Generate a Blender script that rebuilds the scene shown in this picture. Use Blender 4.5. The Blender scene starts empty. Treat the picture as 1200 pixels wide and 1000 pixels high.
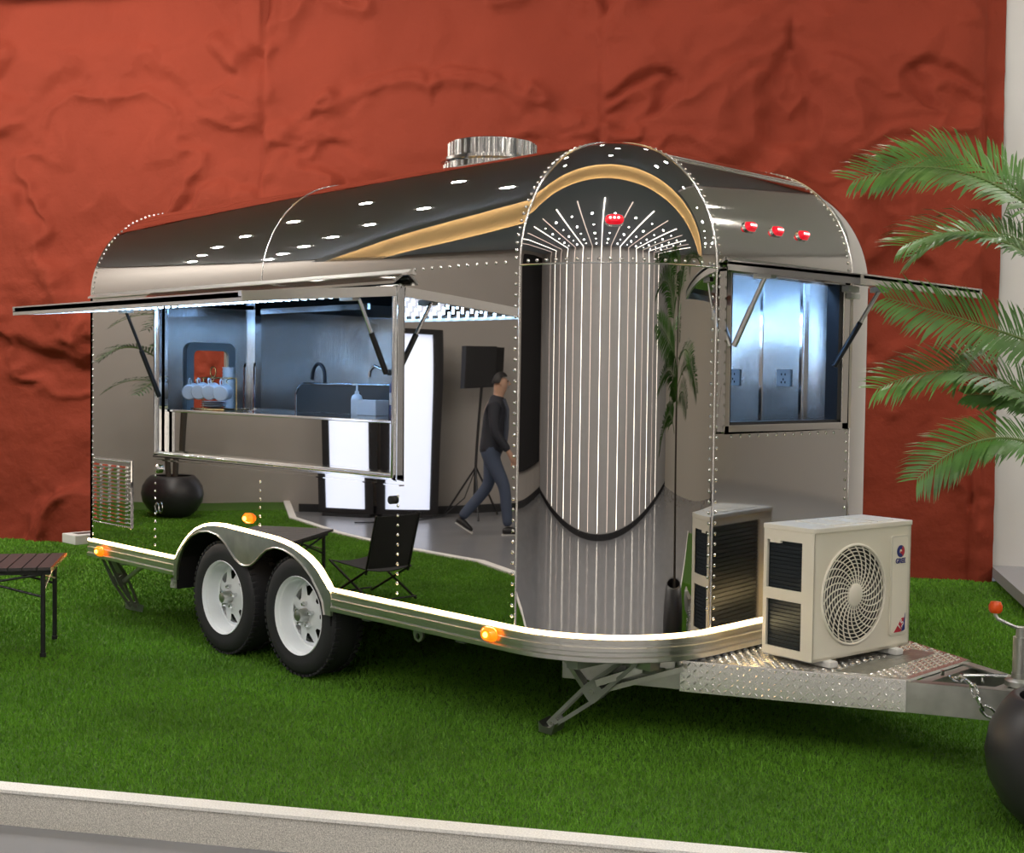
import bpy, bmesh, math, random
import numpy as np
from mathutils import Vector, Matrix

random.seed(7)
RNG = np.random.default_rng(11)
SC = bpy.context.scene
COL = SC.collection
PI = math.pi

# ------------------------------------------------------------------ camera
def cam_axes(yaw, pitch, roll):
    f = Vector((math.cos(pitch)*math.cos(yaw), math.cos(pitch)*math.sin(yaw), math.sin(pitch)))
    r = f.cross(Vector((0, 0, 1))).normalized()
    u = r.cross(f)
    return (math.cos(roll)*r + math.sin(roll)*u), (-math.sin(roll)*r + math.cos(roll)*u), f

cd = bpy.data.cameras.new('camera')
cam = bpy.data.objects.new('camera', cd)
COL.objects.link(cam)
cr, cu, cf = cam_axes(2.35832, -0.037086, 0.01328)
cam.matrix_world = Matrix(((cr.x, cu.x, -cf.x, 7.7213), (cr.y, cu.y, -cf.y, -3.8523), (cr.z, cu.z, -cf.z, 1.5596), (0, 0, 0, 1)))
cd.sensor_fit = 'HORIZONTAL'
cd.sensor_width = 36.0
cd.lens = 1489.88/1200*36.0
cd.clip_start = 0.05
SC.camera = cam

# ------------------------------------------------------------------ world and exposure
wd = bpy.data.worlds.new('showroom_air')
SC.world = wd
wd.use_nodes = True
wd.node_tree.nodes['Background'].inputs[0].default_value = (0.9, 0.95, 1.0, 1)
wd.node_tree.nodes['Background'].inputs[1].default_value = 0.3
SC.view_settings.view_transform = 'Standard'
SC.view_settings.look = 'None'
SC.view_settings.gamma = 1.0
SC.view_settings.use_curve_mapping = False
SC.view_settings.exposure = 0.0
SC.cycles.max_bounces = 10
SC.cycles.glossy_bounces = 8
SC.cycles.sample_clamp_indirect = 6.0
SC.cycles.caustics_reflective = False
SC.cycles.caustics_refractive = False
STAGE_SPOT_W = 92.0      # each ceiling spot over the stage
HALL_SPOT_W = 40.0       # each ceiling spot over the hall

# ------------------------------------------------------------------ dimensions
Ls, W, R, H, ZB = 3.888, 2.295, 0.5925, 2.638, 0.49
XF = Ls + R
HS = H - R
FLZ = -0.13
CEIL = 5.1
ANG = math.radians(33)
E1 = Vector((math.cos(ANG), math.sin(ANG), 0))
E2 = Vector((-math.sin(ANG), math.cos(ANG), 0))
def rm(s, t, z):
    return E1*s + E2*t + Vector((0, 0, z))

# ------------------------------------------------------------------ materials
MATS = {}
def mat(name, col, rough=0.5, metal=0.0, emit=None, estr=0.0, noise=None, bump=None, coat=0.0, aniso=0.0, bump2=None):
    m = bpy.data.materials.new(name)
    m.use_nodes = True
    nt = m.node_tree
    b = nt.nodes['Principled BSDF']
    b.inputs['Base Color'].default_value = (*col, 1)
    b.inputs['Roughness'].default_value = rough
    b.inputs['Metallic'].default_value = metal
    if coat:
        b.inputs['Coat Weight'].default_value = coat
    if aniso:
        b.inputs['Anisotropic'].default_value = aniso
    if emit:
        b.inputs['Emission Color'].default_value = (*emit, 1)
        b.inputs['Emission Strength'].default_value = estr
    tc = nt.nodes.new('ShaderNodeTexCoord')
    if noise:  # (scale, amount, detail)  colour variation
        n = nt.nodes.new('ShaderNodeTexNoise')
        n.inputs['Scale'].default_value = noise[0]
        n.inputs['Detail'].default_value = noise[2]
        nt.links.new(tc.outputs['Object'], n.inputs['Vector'])
        mx = nt.nodes.new('ShaderNodeMix')
        mx.data_type = 'RGBA'
        mx.inputs[6].default_value = (*[c*(1-noise[1]) for c in col], 1)
        mx.inputs[7].default_value = (*[min(1, c*(1+noise[1])) for c in col], 1)
        rp = nt.nodes.new('ShaderNodeMapRange')
        rp.inputs[1].default_value = 0.3
        rp.inputs[2].default_value = 0.7
        nt.links.new(n.outputs['Fac'], rp.inputs[0])
        nt.links.new(rp.outputs[0], mx.inputs[0])
        nt.links.new(mx.outputs[2], b.inputs['Base Color'])
    prev = None
    for bp in (bump, bump2):
        if not bp:
            continue
        n = nt.nodes.new('ShaderNodeTexNoise')   # (scale, height in m, detail, stretch)
        n.inputs['Scale'].default_value = bp[0]
        n.inputs['Detail'].default_value = bp[2]
        mp = nt.nodes.new('ShaderNodeMapping')
        mp.inputs['Scale'].default_value = bp[3] if len(bp) > 3 else (1, 1, 1)
        nt.links.new(tc.outputs['Object'], mp.inputs['Vector'])
        nt.links.new(mp.outputs[0], n.inputs['Vector'])
        k = nt.nodes.new('ShaderNodeBump')
        k.inputs['Strength'].default_value = 1.0
        k.inputs['Distance'].default_value = bp[1]
        nt.links.new(n.outputs['Fac'], k.inputs['Height'])
        if prev:
            nt.links.new(prev.outputs[0], k.inputs['Normal'])
        nt.links.new(k.outputs[0], b.inputs['Normal'])
        prev = k
    MATS[name] = m
    return m

mat('mirror_steel', (0.60, 0.585, 0.57), 0.014, 1.0, bump=(0.9, 0.006, 0.0))
mat('satin_steel', (0.60, 0.585, 0.56), 0.07, 1.0, bump=(1.1, 0.006, 0.0))
mat('brushed_steel', (0.62, 0.60, 0.57), 0.22, 1.0, bump=(2.5, 0.012, 1.0), bump2=(90, 0.0008, 1.0, (1, 1, 0.04)))
mat('chrome', (0.78, 0.79, 0.80), 0.08, 1.0)
mat('aluminium', (0.72, 0.71, 0.69), 0.28, 1.0, bump=(40, 0.0004, 1.0))
mat('galvanised', (0.52, 0.53, 0.50), 0.38, 1.0, noise=(9, 0.18, 3))
mat('chassis_grey', (0.33, 0.36, 0.32), 0.5, 0.6, noise=(8, 0.15, 2))
mat('tread_plate', (0.86, 0.85, 0.82), 0.24, 0.85)
mat('rubber', (0.022, 0.022, 0.026), 0.62, bump=(120, 0.0006, 2))
mat('white_rim', (0.90, 0.94, 0.98), 0.30, coat=0.3)
mat('black_paint', (0.012, 0.012, 0.014), 0.45)
mat('black_cloth', (0.012, 0.011, 0.012), 0.85, bump=(300, 0.0005, 1))
mat('dark_gap', (0.006, 0.006, 0.006), 0.8)
mat('ac_white', (0.84, 0.80, 0.68), 0.42)
mat('ac_white2', (0.88, 0.84, 0.73), 0.40)
mat('ac_fin', (0.035, 0.045, 0.055), 0.30, 0.7)
mat('ac_plate', (0.76, 0.73, 0.63), 0.4)
mat('logo_blue', (0.03, 0.04, 0.22), 0.4)
mat('logo_red', (0.50, 0.02, 0.05), 0.4)
mat('white_plastic', (0.82, 0.82, 0.80), 0.4)
mat('porcelain', (0.80, 0.84, 0.88), 0.15)
mat('gold_wire', (0.80, 0.58, 0.25), 0.25, 1.0)
mat('grey_seal', (0.50, 0.56, 0.56), 0.5)
mat('dark_panel', (0.06, 0.065, 0.065), 0.35, 0.3)
mat('amber_lens', (0.9, 0.20, 0.01), 0.2, emit=(1.0, 0.16, 0.005), estr=1.6)
mat('amber_core', (1.0, 0.5, 0.1), 0.2, emit=(1.0, 0.42, 0.05), estr=9)
mat('red_lens', (0.75, 0.01, 0.03), 0.12, emit=(1.0, 0.01, 0.03), estr=0.5, coat=0.5)
mat('red_core', (1.0, 0.4, 0.4), 0.2, emit=(1.0, 0.35, 0.35), estr=4)
mat('led_warm', (1, 0.85, 0.6), 0.3, emit=(1.0, 0.70, 0.33), estr=16)
mat('led_cool', (0.8, 0.9, 1), 0.3, emit=(0.45, 0.70, 1.0), estr=13)
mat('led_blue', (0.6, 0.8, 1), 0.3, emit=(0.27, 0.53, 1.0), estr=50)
mat('led_white', (1, 1, 1), 0.3, emit=(1.0, 0.90, 0.76), estr=7)
mat('led_cove_added', (1, 0.85, 0.6), 0.3, emit=(1.0, 0.76, 0.45), estr=40)
mat('led_soft', (1, 0.9, 0.85), 0.3, emit=(1.0, 0.80, 0.68), estr=1.6)
mat('spot_lens', (1, 1, 1), 0.3, emit=(1.0, 0.97, 0.92), estr=60)
mat('softbox_face', (1, 1, 1), 0.5, emit=(0.62, 0.73, 1.0), estr=1.3)
mat('orange_plastic', (0.85, 0.10, 0.01), 0.3)
mat('palm_leaf', (0.055, 0.150, 0.022), 0.42, noise=(5, 0.45, 2))
mat('palm_leaf_dark', (0.022, 0.075, 0.018), 0.42, noise=(5, 0.35, 2))
mat('palm_stem', (0.10, 0.16, 0.04), 0.5)
mat('palm_trunk', (0.055, 0.045, 0.035), 0.8, bump=(40, 0.004, 2))
mat('pot_black', (0.028, 0.027, 0.030), 0.38, noise=(6, 0.15, 2))
mat('soil', (0.02, 0.014, 0.01), 0.9, bump=(60, 0.01, 2))
mat('table_slat', (0.045, 0.040, 0.042), 0.42)
mat('wall_grey', (0.35, 0.325, 0.30), 0.75, noise=(1.2, 0.04, 2))
mat('hall_panel', (0.40, 0.395, 0.39), 0.6, noise=(0.8, 0.05, 2))
mat('wall_white', (0.62, 0.60, 0.58), 0.8)
mat('wall_soffit', (0.86, 0.88, 0.90), 0.8)
mat('wall_beige', (0.47, 0.43, 0.37), 0.8)
mat('ceiling_dark', (0.38, 0.42, 0.48), 0.85)
mat('beam_tan', (0.82, 0.62, 0.38), 0.7)
mat('hall_floor', (0.22, 0.225, 0.24), 0.25, noise=(2.0, 0.06, 3))
mat('step_grey', (0.34, 0.34, 0.36), 0.5)
mat('kerb_top', (0.84, 0.83, 0.80), 0.55, noise=(160, 0.16, 2))
mat('kerb_granite', (0.62, 0.60, 0.55), 0.5, noise=(260, 0.42, 2), bump=(260, 0.002, 1))
mat('turf_base', (0.042, 0.118, 0.005), 0.95, noise=(70, 0.4, 3))
mat('turf_blade', (0.105, 0.275, 0.010), 0.7, noise=(1.3, 0.22, 3))
mat('skin', (0.50, 0.30, 0.21), 0.5)
mat('hair', (0.012, 0.010, 0.010), 0.6)
mat('jacket', (0.022, 0.024, 0.034), 0.8)
mat('shirt', (0.07, 0.08, 0.11), 0.8)
mat('jeans', (0.06, 0.08, 0.13), 0.85)
mat('shoe', (0.012, 0.012, 0.013), 0.5)
mat('sole', (0.55, 0.55, 0.52), 0.6)
mat('blue_label', (0.03, 0.06, 0.20), 0.3)
mat('steel_rivet', (0.80, 0.79, 0.77), 0.22, 1.0)

def red_wall_material():
    m = mat('red_plaster', (0.235, 0.0395, 0.0205), 0.80, noise=(0.7, 0.08, 4), bump=(2.6, 0.045, 7), bump2=(14, 0.006, 5))
    m.node_tree.nodes['Principled BSDF'].inputs['Specular IOR Level'].default_value = 0.12
    return m
red_wall_material()

# ------------------------------------------------------------------ mesh helpers
ORG = {}
class MB:
    def __init__(self):
        self.v = []; self.f = []
    def add(self, vs, fs):
        o = len(self.v)
        self.v += [Vector(p) for p in vs]
        self.f += [tuple(i+o for i in q) for q in fs]
        return self
    def box(self, a, b):
        (x0, y0, z0), (x1, y1, z1) = a, b
        return self.add([(x0,y0,z0),(x1,y0,z0),(x1,y1,z0),(x0,y1,z0),(x0,y0,z1),(x1,y0,z1),(x1,y1,z1),(x0,y1,z1)],
                        [(0,3,2,1),(4,5,6,7),(0,1,5,4),(1,2,6,5),(2,3,7,6),(3,0,4,7)])
    def obox(self, c, ax, ay, az, sx, sy, sz):   # oriented box, full sizes
        c = Vector(c); ax = Vector(ax).normalized()*sx/2; ay = Vector(ay).normalized()*sy/2; az = Vector(az).normalized()*sz/2
        vs = [c-ax-ay-az, c+ax-ay-az, c+ax+ay-az, c-ax+ay-az, c-ax-ay+az, c+ax-ay+az, c+ax+ay+az, c-ax+ay+az]
        return self.add(vs, [(0,3,2,1),(4,5,6,7),(0,1,5,4),(1,2,6,5),(2,3,7,6),(3,0,4,7)])
    def bar(self, p, q, w, h, up=(0,0,1)):
        p = Vector(p); q = Vector(q); d = (q-p); L = d.length; d.normalize(); up = Vector(up)
        s = d.cross(up)
        if s.length < 1e-4: s = d.cross(Vector((1,0,0)))
        s.normalize(); u = s.cross(d)
        return self.obox((p+q)/2, d, s, u, L, w, h)
    def prism(self, pts, d):        # polygon (3D points) extruded by vector d
        n = len(pts); d = Vector(d); pts = [Vector(p) for p in pts]
        return self.add(pts + [p+d for p in pts],
            [tuple(range(n-1, -1, -1)), tuple(range(n, 2*n))] + [(i, (i+1) % n, (i+1) % n + n, i+n) for i in range(n)])
    def tube(self, pts, r, seg=10, closed=False, cap=True):
        pts = [Vector(p) for p in pts]; n = len(pts)
        rr = r if isinstance(r, (list, tuple)) else [r]*n
        base = len(self.v); prev = None
        for i, p in enumerate(pts):
            if closed: t = pts[(i+1) % n] - pts[i-1]
            elif i == 0: t = pts[1]-pts[0]
            elif i == n-1: t = pts[-1]-pts[-2]
            else: t = (pts[i+1]-p).normalized() + (p-pts[i-1]).normalized()
            t.normalize()
            if prev is None:
                s = t.cross(Vector((0,0,1)))
                if s.length < 1e-3: s = t.cross(Vector((1,0,0)))
                s.normalize()
            else:
                s = prev - t*prev.dot(t)
                if s.length < 1e-5: s = t.cross(Vector((0.3,1,0.2)))
                s.normalize()
            prev = s; u = t.cross(s)
            for k in range(seg):
                a = 2*PI*k/seg
                self.v.append(p + (s*math.cos(a) + u*math.sin(a))*rr[i])
        m = n if closed else n-1
        for i in range(m):
            j = (i+1) % n
            for k in range(seg):
                l = (k+1) % seg
                self.f.append((base+i*seg+k, base+i*seg+l, base+j*seg+l, base+j*seg+k))
        if cap and not closed:
            self.f.append(tuple(base+k for k in range(seg-1, -1, -1)))
            self.f.append(tuple(base+(n-1)*seg+k for k in range(seg)))
        return self
    def lathe(self, c, prof, seg=32, axis=(0,0,1), closed=False):   # prof: (radius, height along axis)
        c = Vector(c); ax = Vector(axis).normalized()
        s = ax.cross(Vector((0,0,1)))
        if s.length < 1e-3: s = Vector((1,0,0))
        s.normalize(); u = ax.cross(s)
        base = len(self.v); n = len(prof)
        for r, h in prof:
            for k in range(seg):
                a = 2*PI*k/seg
                self.v.append(c + ax*h + (s*math.cos(a)+u*math.sin(a))*r)
        for i in range(n if closed else n-1):
            j = (i+1) % n
            for k in range(seg):
                l = (k+1) % seg
                self.f.append((base+i*seg+k, base+i*seg+l, base+j*seg+l, base+j*seg+k))
        if not closed:
            if prof[0][0] > 1e-6: self.f.append(tuple(base+k for k in range(seg-1, -1, -1)))
            if prof[-1][0] > 1e-6: self.f.append(tuple(base+(n-1)*seg+k for k in range(seg)))
        return self
    def grid(self, P):               # P[i][j] points
        base = len(self.v); n = len(P); m = len(P[0])
        for row in P: self.v += [Vector(p) for p in row]
        for i in range(n-1):
            for j in range(m-1):
                self.f.append((base+i*m+j, base+i*m+j+1, base+(i+1)*m+j+1, base+(i+1)*m+j))
        return self
    def ball(self, c, r, seg=12, rings=8, sc=(1,1,1)):
        c = Vector(c)
        P = []
        for i in range(rings+1):
            a = PI*i/rings
            P.append([c + Vector((math.sin(a)*math.cos(2*PI*j/seg)*r*sc[0], math.sin(a)*math.sin(2*PI*j/seg)*r*sc[1], math.cos(a)*r*sc[2])) for j in range(seg+1)])
        return self.grid(P)

def link(name, me, m, parent, kind=None):
    o = bpy.data.objects.new(name, me)
    COL.objects.link(o)
    if m: me.materials.append(MATS[m])
    if parent is not None:
        o.parent = parent
        ORG[o.name] = ORG[parent.name]
    if kind: o['kind'] = kind
    return o

def build(mb, name, m, parent=None, smooth=False, origin=None, kind=None, bevel=0.0, solid=0.0, weld=True, auto=None):
    org = ORG[parent.name] if parent is not None else Vector(origin or (0,0,0))
    me = bpy.data.meshes.new(name)
    me.from_pydata([tuple(p-org) for p in mb.v], [], mb.f)
    bm = bmesh.new(); bm.from_mesh(me)
    if weld: bmesh.ops.remove_doubles(bm, verts=bm.verts, dist=1e-5)
    bmesh.ops.recalc_face_normals(bm, faces=bm.faces)
    if bevel:
        bmesh.ops.bevel(bm, geom=[e for e in bm.edges if len(e.link_faces) == 2 and e.calc_face_angle(0) > 0.5], offset=bevel, segments=2, affect='EDGES', profile=0.6)
    bm.to_mesh(me); bm.free()
    if smooth:
        for p in me.polygons: p.use_smooth = True
        try: me.set_sharp_from_angle(angle=auto if auto else math.radians(40))
        except Exception: pass
    o = link(name, me, m, parent, kind)
    if parent is None:
        o.location = org; ORG[o.name] = org
    if solid:
        md = o.modifiers.new('thickness', 'SOLIDIFY'); md.thickness = solid; md.offset = -1
        es = o.modifiers.new('crisp_edges', 'EDGE_SPLIT'); es.split_angle = math.radians(50)
    return o

def tag(o, label, cat, group=None):
    o['label'] = label; o['category'] = cat
    if group: o['group'] = group
    return o
def thing(name, label, cat, loc=(0,0,0), group=None):
    o = bpy.data.objects.new(name, None)
    COL.objects.link(o)
    o.location = loc; o.empty_display_size = 0.1
    ORG[o.name] = Vector(loc)
    return tag(o, label, cat, group)
def copy_tree(o, loc=None, rotz=None, parent=None):
    c = o.copy(); COL.objects.link(c)
    if parent is not None: c.parent = parent
    if loc is not None: c.location = loc
    if rotz is not None: c.rotation_euler = (0, 0, rotz)
    for ch in list(o.children): copy_tree(ch, parent=c)
    return c
def struct(o):
    o['kind'] = 'structure'; return o
def P_(name, mb, m, parent, **k):
    return build(mb, name, m, parent, **k)
def rrect(w, h, r, n=6):   # rounded rectangle outline in 2D, centred
    pts = []
    for cx, cy, a0 in ((w/2-r, h/2-r, 0), (-w/2+r, h/2-r, 90), (-w/2+r, -h/2+r, 180), (w/2-r, -h/2+r, 270)):
        for i in range(n+1):
            a = math.radians(a0 + 90*i/n)
            pts.append((cx+r*math.cos(a), cy+r*math.sin(a)))
    return pts
def ring2d(mb, outer, inner, to3, d):  # frame between two outlines with same count
    n = len(outer); d = Vector(d)
    a = [Vector(to3(*p)) for p in outer]; b = [Vector(to3(*p)) for p in inner]
    vs = a + b + [p+d for p in a] + [p+d for p in b]
    fs = []
    for i in range(n):
        j = (i+1) % n
        fs += [(i, j, n+j, n+i), (2*n+i, 3*n+i, 3*n+j, 2*n+j), (i, 2*n+i, 2*n+j, j), (n+i, n+j, 3*n+j, 3*n+i)]
    return mb.add(vs, fs)

# ================================================================== SETTING
# hall floor
struct(build(MB().box((-16,-16,FLZ-0.1), (24,16,FLZ)), 'floor', 'hall_floor'))
# ceiling
def room_box(mb, s0, s1, t0, t1, z0, z1):
    return mb.prism([rm(s0,t0,z0), rm(s1,t0,z0), rm(s1,t1,z0), rm(s0,t1,z0)], (0,0,z1-z0))
S0, S1, T0, T1 = -7.5, 17.0, -10.5, 3.33
ceil_o = struct(build(room_box(MB(), S0, S1, T0, T1+0.3, CEIL, CEIL+0.1), 'ceiling', 'ceiling_dark'))
build(room_box(MB(), S0, S1, -2.40, -1.30, CEIL-0.02, CEIL), 'cove_panel', 'beam_tan', ceil_o)
for t0, t1, l0 in ((-2.46, -2.28, -2.42), (-1.42, -1.24, -1.30)):  # lips, sides and hidden warm strips added to brighten the tan band
    build(room_box(MB(), S0, S1, t0, t1, CEIL-0.24, CEIL-0.21), 'added_cove_lip', 'ceiling_dark', ceil_o)
    build(room_box(MB(), S0, S1, t0 if t0 < -2 else t1-0.02, t0+0.02 if t0 < -2 else t1, CEIL-0.21, CEIL), 'added_cove_side', 'ceiling_dark', ceil_o)
    tag(build(room_box(MB(), S0+0.05, S1-0.05, l0-0.008, l0+0.008, CEIL-0.209, CEIL-0.195), 'added_cove_light', 'led_cove_added'), 'added warm light strip brightening the tan ceiling band, on its stage side' if t0 > -2 else 'added warm light strip brightening the tan ceiling band, on its hall side', 'light strip')
struct(build(room_box(MB(), S0-0.15, S0, T0, T1+0.3, FLZ, CEIL), 'wall_left', 'wall_grey'))
struct(build(room_box(MB(), S1, S1+0.15, T0, T1+0.3, FLZ, CEIL), 'wall_right', 'wall_beige'))
struct(build(room_box(MB(), 6.02, S1, T1, T1+0.25, 0.10, CEIL), 'wall_side', 'wall_white'))
struct(build(room_box(MB(), 6.02, S1, 1.6, T1+0.25, 0.03, 0.115), 'floor_step', 'step_grey'))
build(room_box(MB(), 5.9, S1, -1.18, T1, CEIL-0.10, CEIL), 'white_soffit', 'wall_soffit', ceil_o)
back = struct(build(room_box(MB(), S0, S1, T0-0.15, T0, FLZ, CEIL), 'wall_back', 'dark_gap'))
STRIP_S = [3.55 + 1.22*k for k in range(-7, 9)]
edges = [S0] + STRIP_S + [S1]
for a, b in zip(edges[:-1], edges[1:]):
    build(room_box(MB(), a+0.03, b-0.03, T0, T0+0.05, -0.06, CEIL), 'panel', 'hall_panel', back)
build(room_box(MB(), S0, S1, T0, T0+0.06, FLZ, -0.06), 'baseboard', 'black_paint', back)
for k, s in enumerate(STRIP_S):
    bright = (k % 2 == 1)
    o = build(room_box(MB(), s-0.028, s+0.028, T0+0.01, T0+0.05, -0.05, CEIL-0.05), 'wall_light_strip', 'led_white' if bright else 'led_soft')
    tag(o, 'bright white vertical light strip on the grey panelled hall wall' if bright else 'faint pinkish vertical light strip on the grey panelled hall wall', 'light strip', 'light strips on the hall wall')
    o = build(room_box(MB(), s-0.02, s+0.02, T0+0.05, -3.5, CEIL-0.03, CEIL), 'ceiling_light_strip', 'led_white' if bright else 'led_soft')
    tag(o, 'bright light strip running across the dark hall ceiling' if bright else 'faint light strip running across the dark hall ceiling', 'light strip', 'light strips on the hall ceiling')
# dark curtain panel on left wall
o = build(room_box(MB(), S0, S0+0.06, -10.1, -5.4, 0.35, 4.6), 'dark_screen', 'black_cloth')
tag(o, 'large matt black screen mounted on the grey left wall', 'screen')
struct(build(room_box(MB(), S0, S0+0.02, -10.4, -1.6, FLZ, FLZ+0.1), 'baseboard_left', 'black_paint'))

# red sculpted wall
def vnoise(x, y, seed):
    xi = np.floor(x).astype(np.int64); yi = np.floor(y).astype(np.int64)
    fx = x-xi; fy = y-yi
    fx = fx*fx*fx*(fx*(fx*6-15)+10); fy = fy*fy*fy*(fy*(fy*6-15)+10)
    def h(a, b):
        n = (a*374761393 + b*668265263 + seed*1442695041) & 0x7fffffff
        n = ((n ^ (n >> 13))*1274126177) & 0x7fffffff
        return ((n ^ (n >> 16)) & 0xffff)/65535.0
    return (h(xi,yi)*(1-fx)+h(xi+1,yi)*fx)*(1-fy) + (h(xi,yi+1)*(1-fx)+h(xi+1,yi+1)*fx)*fy
def fbm(x, y, seed, o=4):
    r = 0; a = 0.5
    for i in range(o):
        r = r + a*vnoise(x, y, seed+i); x = x*2.03+5.1; y = y*2.03+1.7; a *= 0.5
    return r
def red_wall():
    ns, nz = 520, 200
    s = np.linspace(S0, 6.02, ns); z = np.linspace(-0.02, CEIL, nz)
    SS, ZZ = np.meshgrid(s, z, indexing='ij')
    pw = 3.05; off = -3.27
    k = np.floor((SS-off)/pw); u = np.abs((SS-off)/pw - k - 0.5)*pw      # mirrored panels
    wx = u + 0.55*(fbm(u*0.9, ZZ*0.9, 3)-0.5)*2; wz = ZZ + 0.55*(fbm(u*0.9+9, ZZ*0.9, 8)-0.5)*2
    q = k.astype(int) % 2
    sd = 40
    n1 = fbm(wx*0.75+k*3.7, wz*0.75, sd, 3)
    rid = 1-np.abs(2*fbm(wx*0.95+k*5.1, wz*1.15, 61, 4)-0.94)*3.2
    rid = np.clip(rid, 0, 1)**2.2
    ledge = fbm(wx*0.6+k*2.3, wz*0.8, 77, 3)
    step = np.clip((ledge-0.47)*14, 0, 1)
    fine = fbm(u*3.1+k, ZZ*3.1, 23, 4)
    d = 0.16*(n1-0.45) + 0.10*rid*(0.3+n1) + 0.10*step + 0.045*(fine-0.45)
    seam = np.exp(-((np.abs((SS-off)/pw - np.round((SS-off)/pw))*pw)/0.018)**2)
    d = d - 0.020*seam
    edge = np.clip((6.02-SS)/0.3, 0, 1)
    d = d*(0.35+0.65*edge)
    d = np.maximum(d + 0.03, -0.02)
    V = np.zeros((ns, nz, 3))
    V[..., 0] = SS*E1.x + (T1-d)*E2.x
    V[..., 1] = SS*E1.y + (T1-d)*E2.y
    V[..., 2] = ZZ
    idx = np.arange(ns*nz).reshape(ns, nz)
    F = np.stack([idx[:-1,:-1], idx[:-1,1:], idx[1:,1:], idx[1:,:-1]], -1).reshape(-1, 4)
    # back side closes the slab
    me = bpy.data.meshes.new('wall_red')
    me.from_pydata([tuple(p) for p in V.reshape(-1, 3)], [], [tuple(f) for f in F])
    for p in me.polygons: p.use_smooth = True
    o = link('wall_rear', me, 'red_plaster', None, 'structure')
    build(room_box(MB(), S0, 6.02, T1+0.06, T1+0.25, 0, CEIL), 'backing', 'dark_gap')['kind'] = 'structure'
    bpy.data.objects['backing'].name = 'wall_backing'
red_wall()

# stage with artificial turf
KERB = [(-7.5, -1.40), (-5.6, -1.42), (-4.3, -1.85), (-3.1, -2.45), (-2.2, -2.95), (-1.2, -3.16), (0.5, -3.165), (8.0, -3.17), (12.0, -3.17)]
poly = [rm(s, t, 0) for s, t in KERB] + [rm(12.0, T1, 0), rm(S0, T1, 0)]
stage = struct(build(MB().prism([p+Vector((0,0,FLZ)) for p in poly], (0,0,-FLZ-0.012)), 'floor_stage', 'turf_base'))
kv = [rm(s, t, 0) for s, t in KERB]
def offset_path(pts, d):
    out = []
    for i, p in enumerate(pts):
        t = (pts[min(i+1, len(pts)-1)] - pts[max(i-1, 0)]).normalized()
        out.append(p + Vector((t.y, -t.x, 0))*d)
    return out
outer = offset_path(kv, 0.085)
n = len(kv)
mb = MB()
mb.add([p+Vector((0,0,0.006)) for p in kv]+[p+Vector((0,0,0.006)) for p in outer]+[p+Vector((0,0,-0.006)) for p in kv]+[p+Vector((0,0,-0.006)) for p in outer],
       [f for i in range(n-1) for f in ((i, n+i, n+i+1, i+1), (2*n+i, 2*n+i+1, 3*n+i+1, 3*n+i), (i, i+1, 2*n+i+1, 2*n+i), (n+i, 3*n+i, 3*n+i+1, n+i+1))])
kerb = struct(build(mb, 'trim_1', 'kerb_top'))
mb = MB()
o2 = offset_path(kv, 0.078); o3 = offset_path(kv, 0.05)
mb.add([Vector((p.x,p.y,-0.006)) for p in o2]+[Vector((p.x,p.y,FLZ)) for p in o2]+[Vector((p.x,p.y,-0.006)) for p in kv]+[Vector((p.x,p.y,FLZ)) for p in kv],
       [f for i in range(n-1) for f in ((i, n+i, n+i+1, i+1), (2*n+i, 2*n+i+1, 3*n+i+1, 3*n+i), (i, i+1, 2*n+i+1, 2*n+i), (n+i, 3*n+i, 3*n+i+1, n+i+1))])
build(mb, 'kerb_face', 'kerb_granite', kerb)

def turf():
    # blades over the part of the stage that the camera and the mirrors see
    N = 700000
    pts = []
    ks = np.array([k[0] for k in KERB]); kt = np.array([k[1] for k in KERB])
    s = RNG.uniform(-6.5, 8.5, N*2); t = RNG.uniform(-3.2, 3.28, N*2)
    keep = (t > np.interp(s, ks, kt)+0.005)
    # denser close to the lens
    x = s*E1.x+t*E2.x; y = s*E1.y+t*E2.y
    dist = np.hypot(x-7.72, y+3.85)
    keep &= RNG.uniform(0, 1, len(s)) < np.clip((5.8/np.maximum(dist, 1))**1.6, 0, 1)
    x = x[keep][:N]; y = y[keep][:N]; dist = dist[keep][:N]
    n = len(x)
    a = RNG.uniform(0, 2*PI, n); h = RNG.uniform(0.004, 0.012, n)
    w = RNG.uniform(0.0016, 0.0032, n)*np.clip(dist/5.0, 1, 2.2)
    lx = RNG.normal(0, 0.006, n); ly = RNG.normal(0, 0.006, n)
    V = np.zeros((n, 3, 3))
    V[:,0] = np.stack([x-np.cos(a)*w, y-np.sin(a)*w, np.full(n,-0.012)], -1)
    V[:,1] = np.stack([x+np.cos(a)*w, y+np.sin(a)*w, np.full(n,-0.012)], -1)
    V[:,2] = np.stack([x+lx, y+ly, h-0.004], -1)
    me = bpy.data.meshes.new('turf')
    me.vertices.add(n*3); me.vertices.foreach_set('co', V.reshape(-1))
    me.loops.add(n*3); me.loops.foreach_set('vertex_index', np.arange(n*3, dtype=np.int32))
    me.polygons.add(n); me.polygons.foreach_set('loop_start', np.arange(0, n*3, 3, dtype=np.int32))
    me.update(calc_edges=True)
    link('turf', me, 'turf_blade', stage, 'stuff')
turf()

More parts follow.
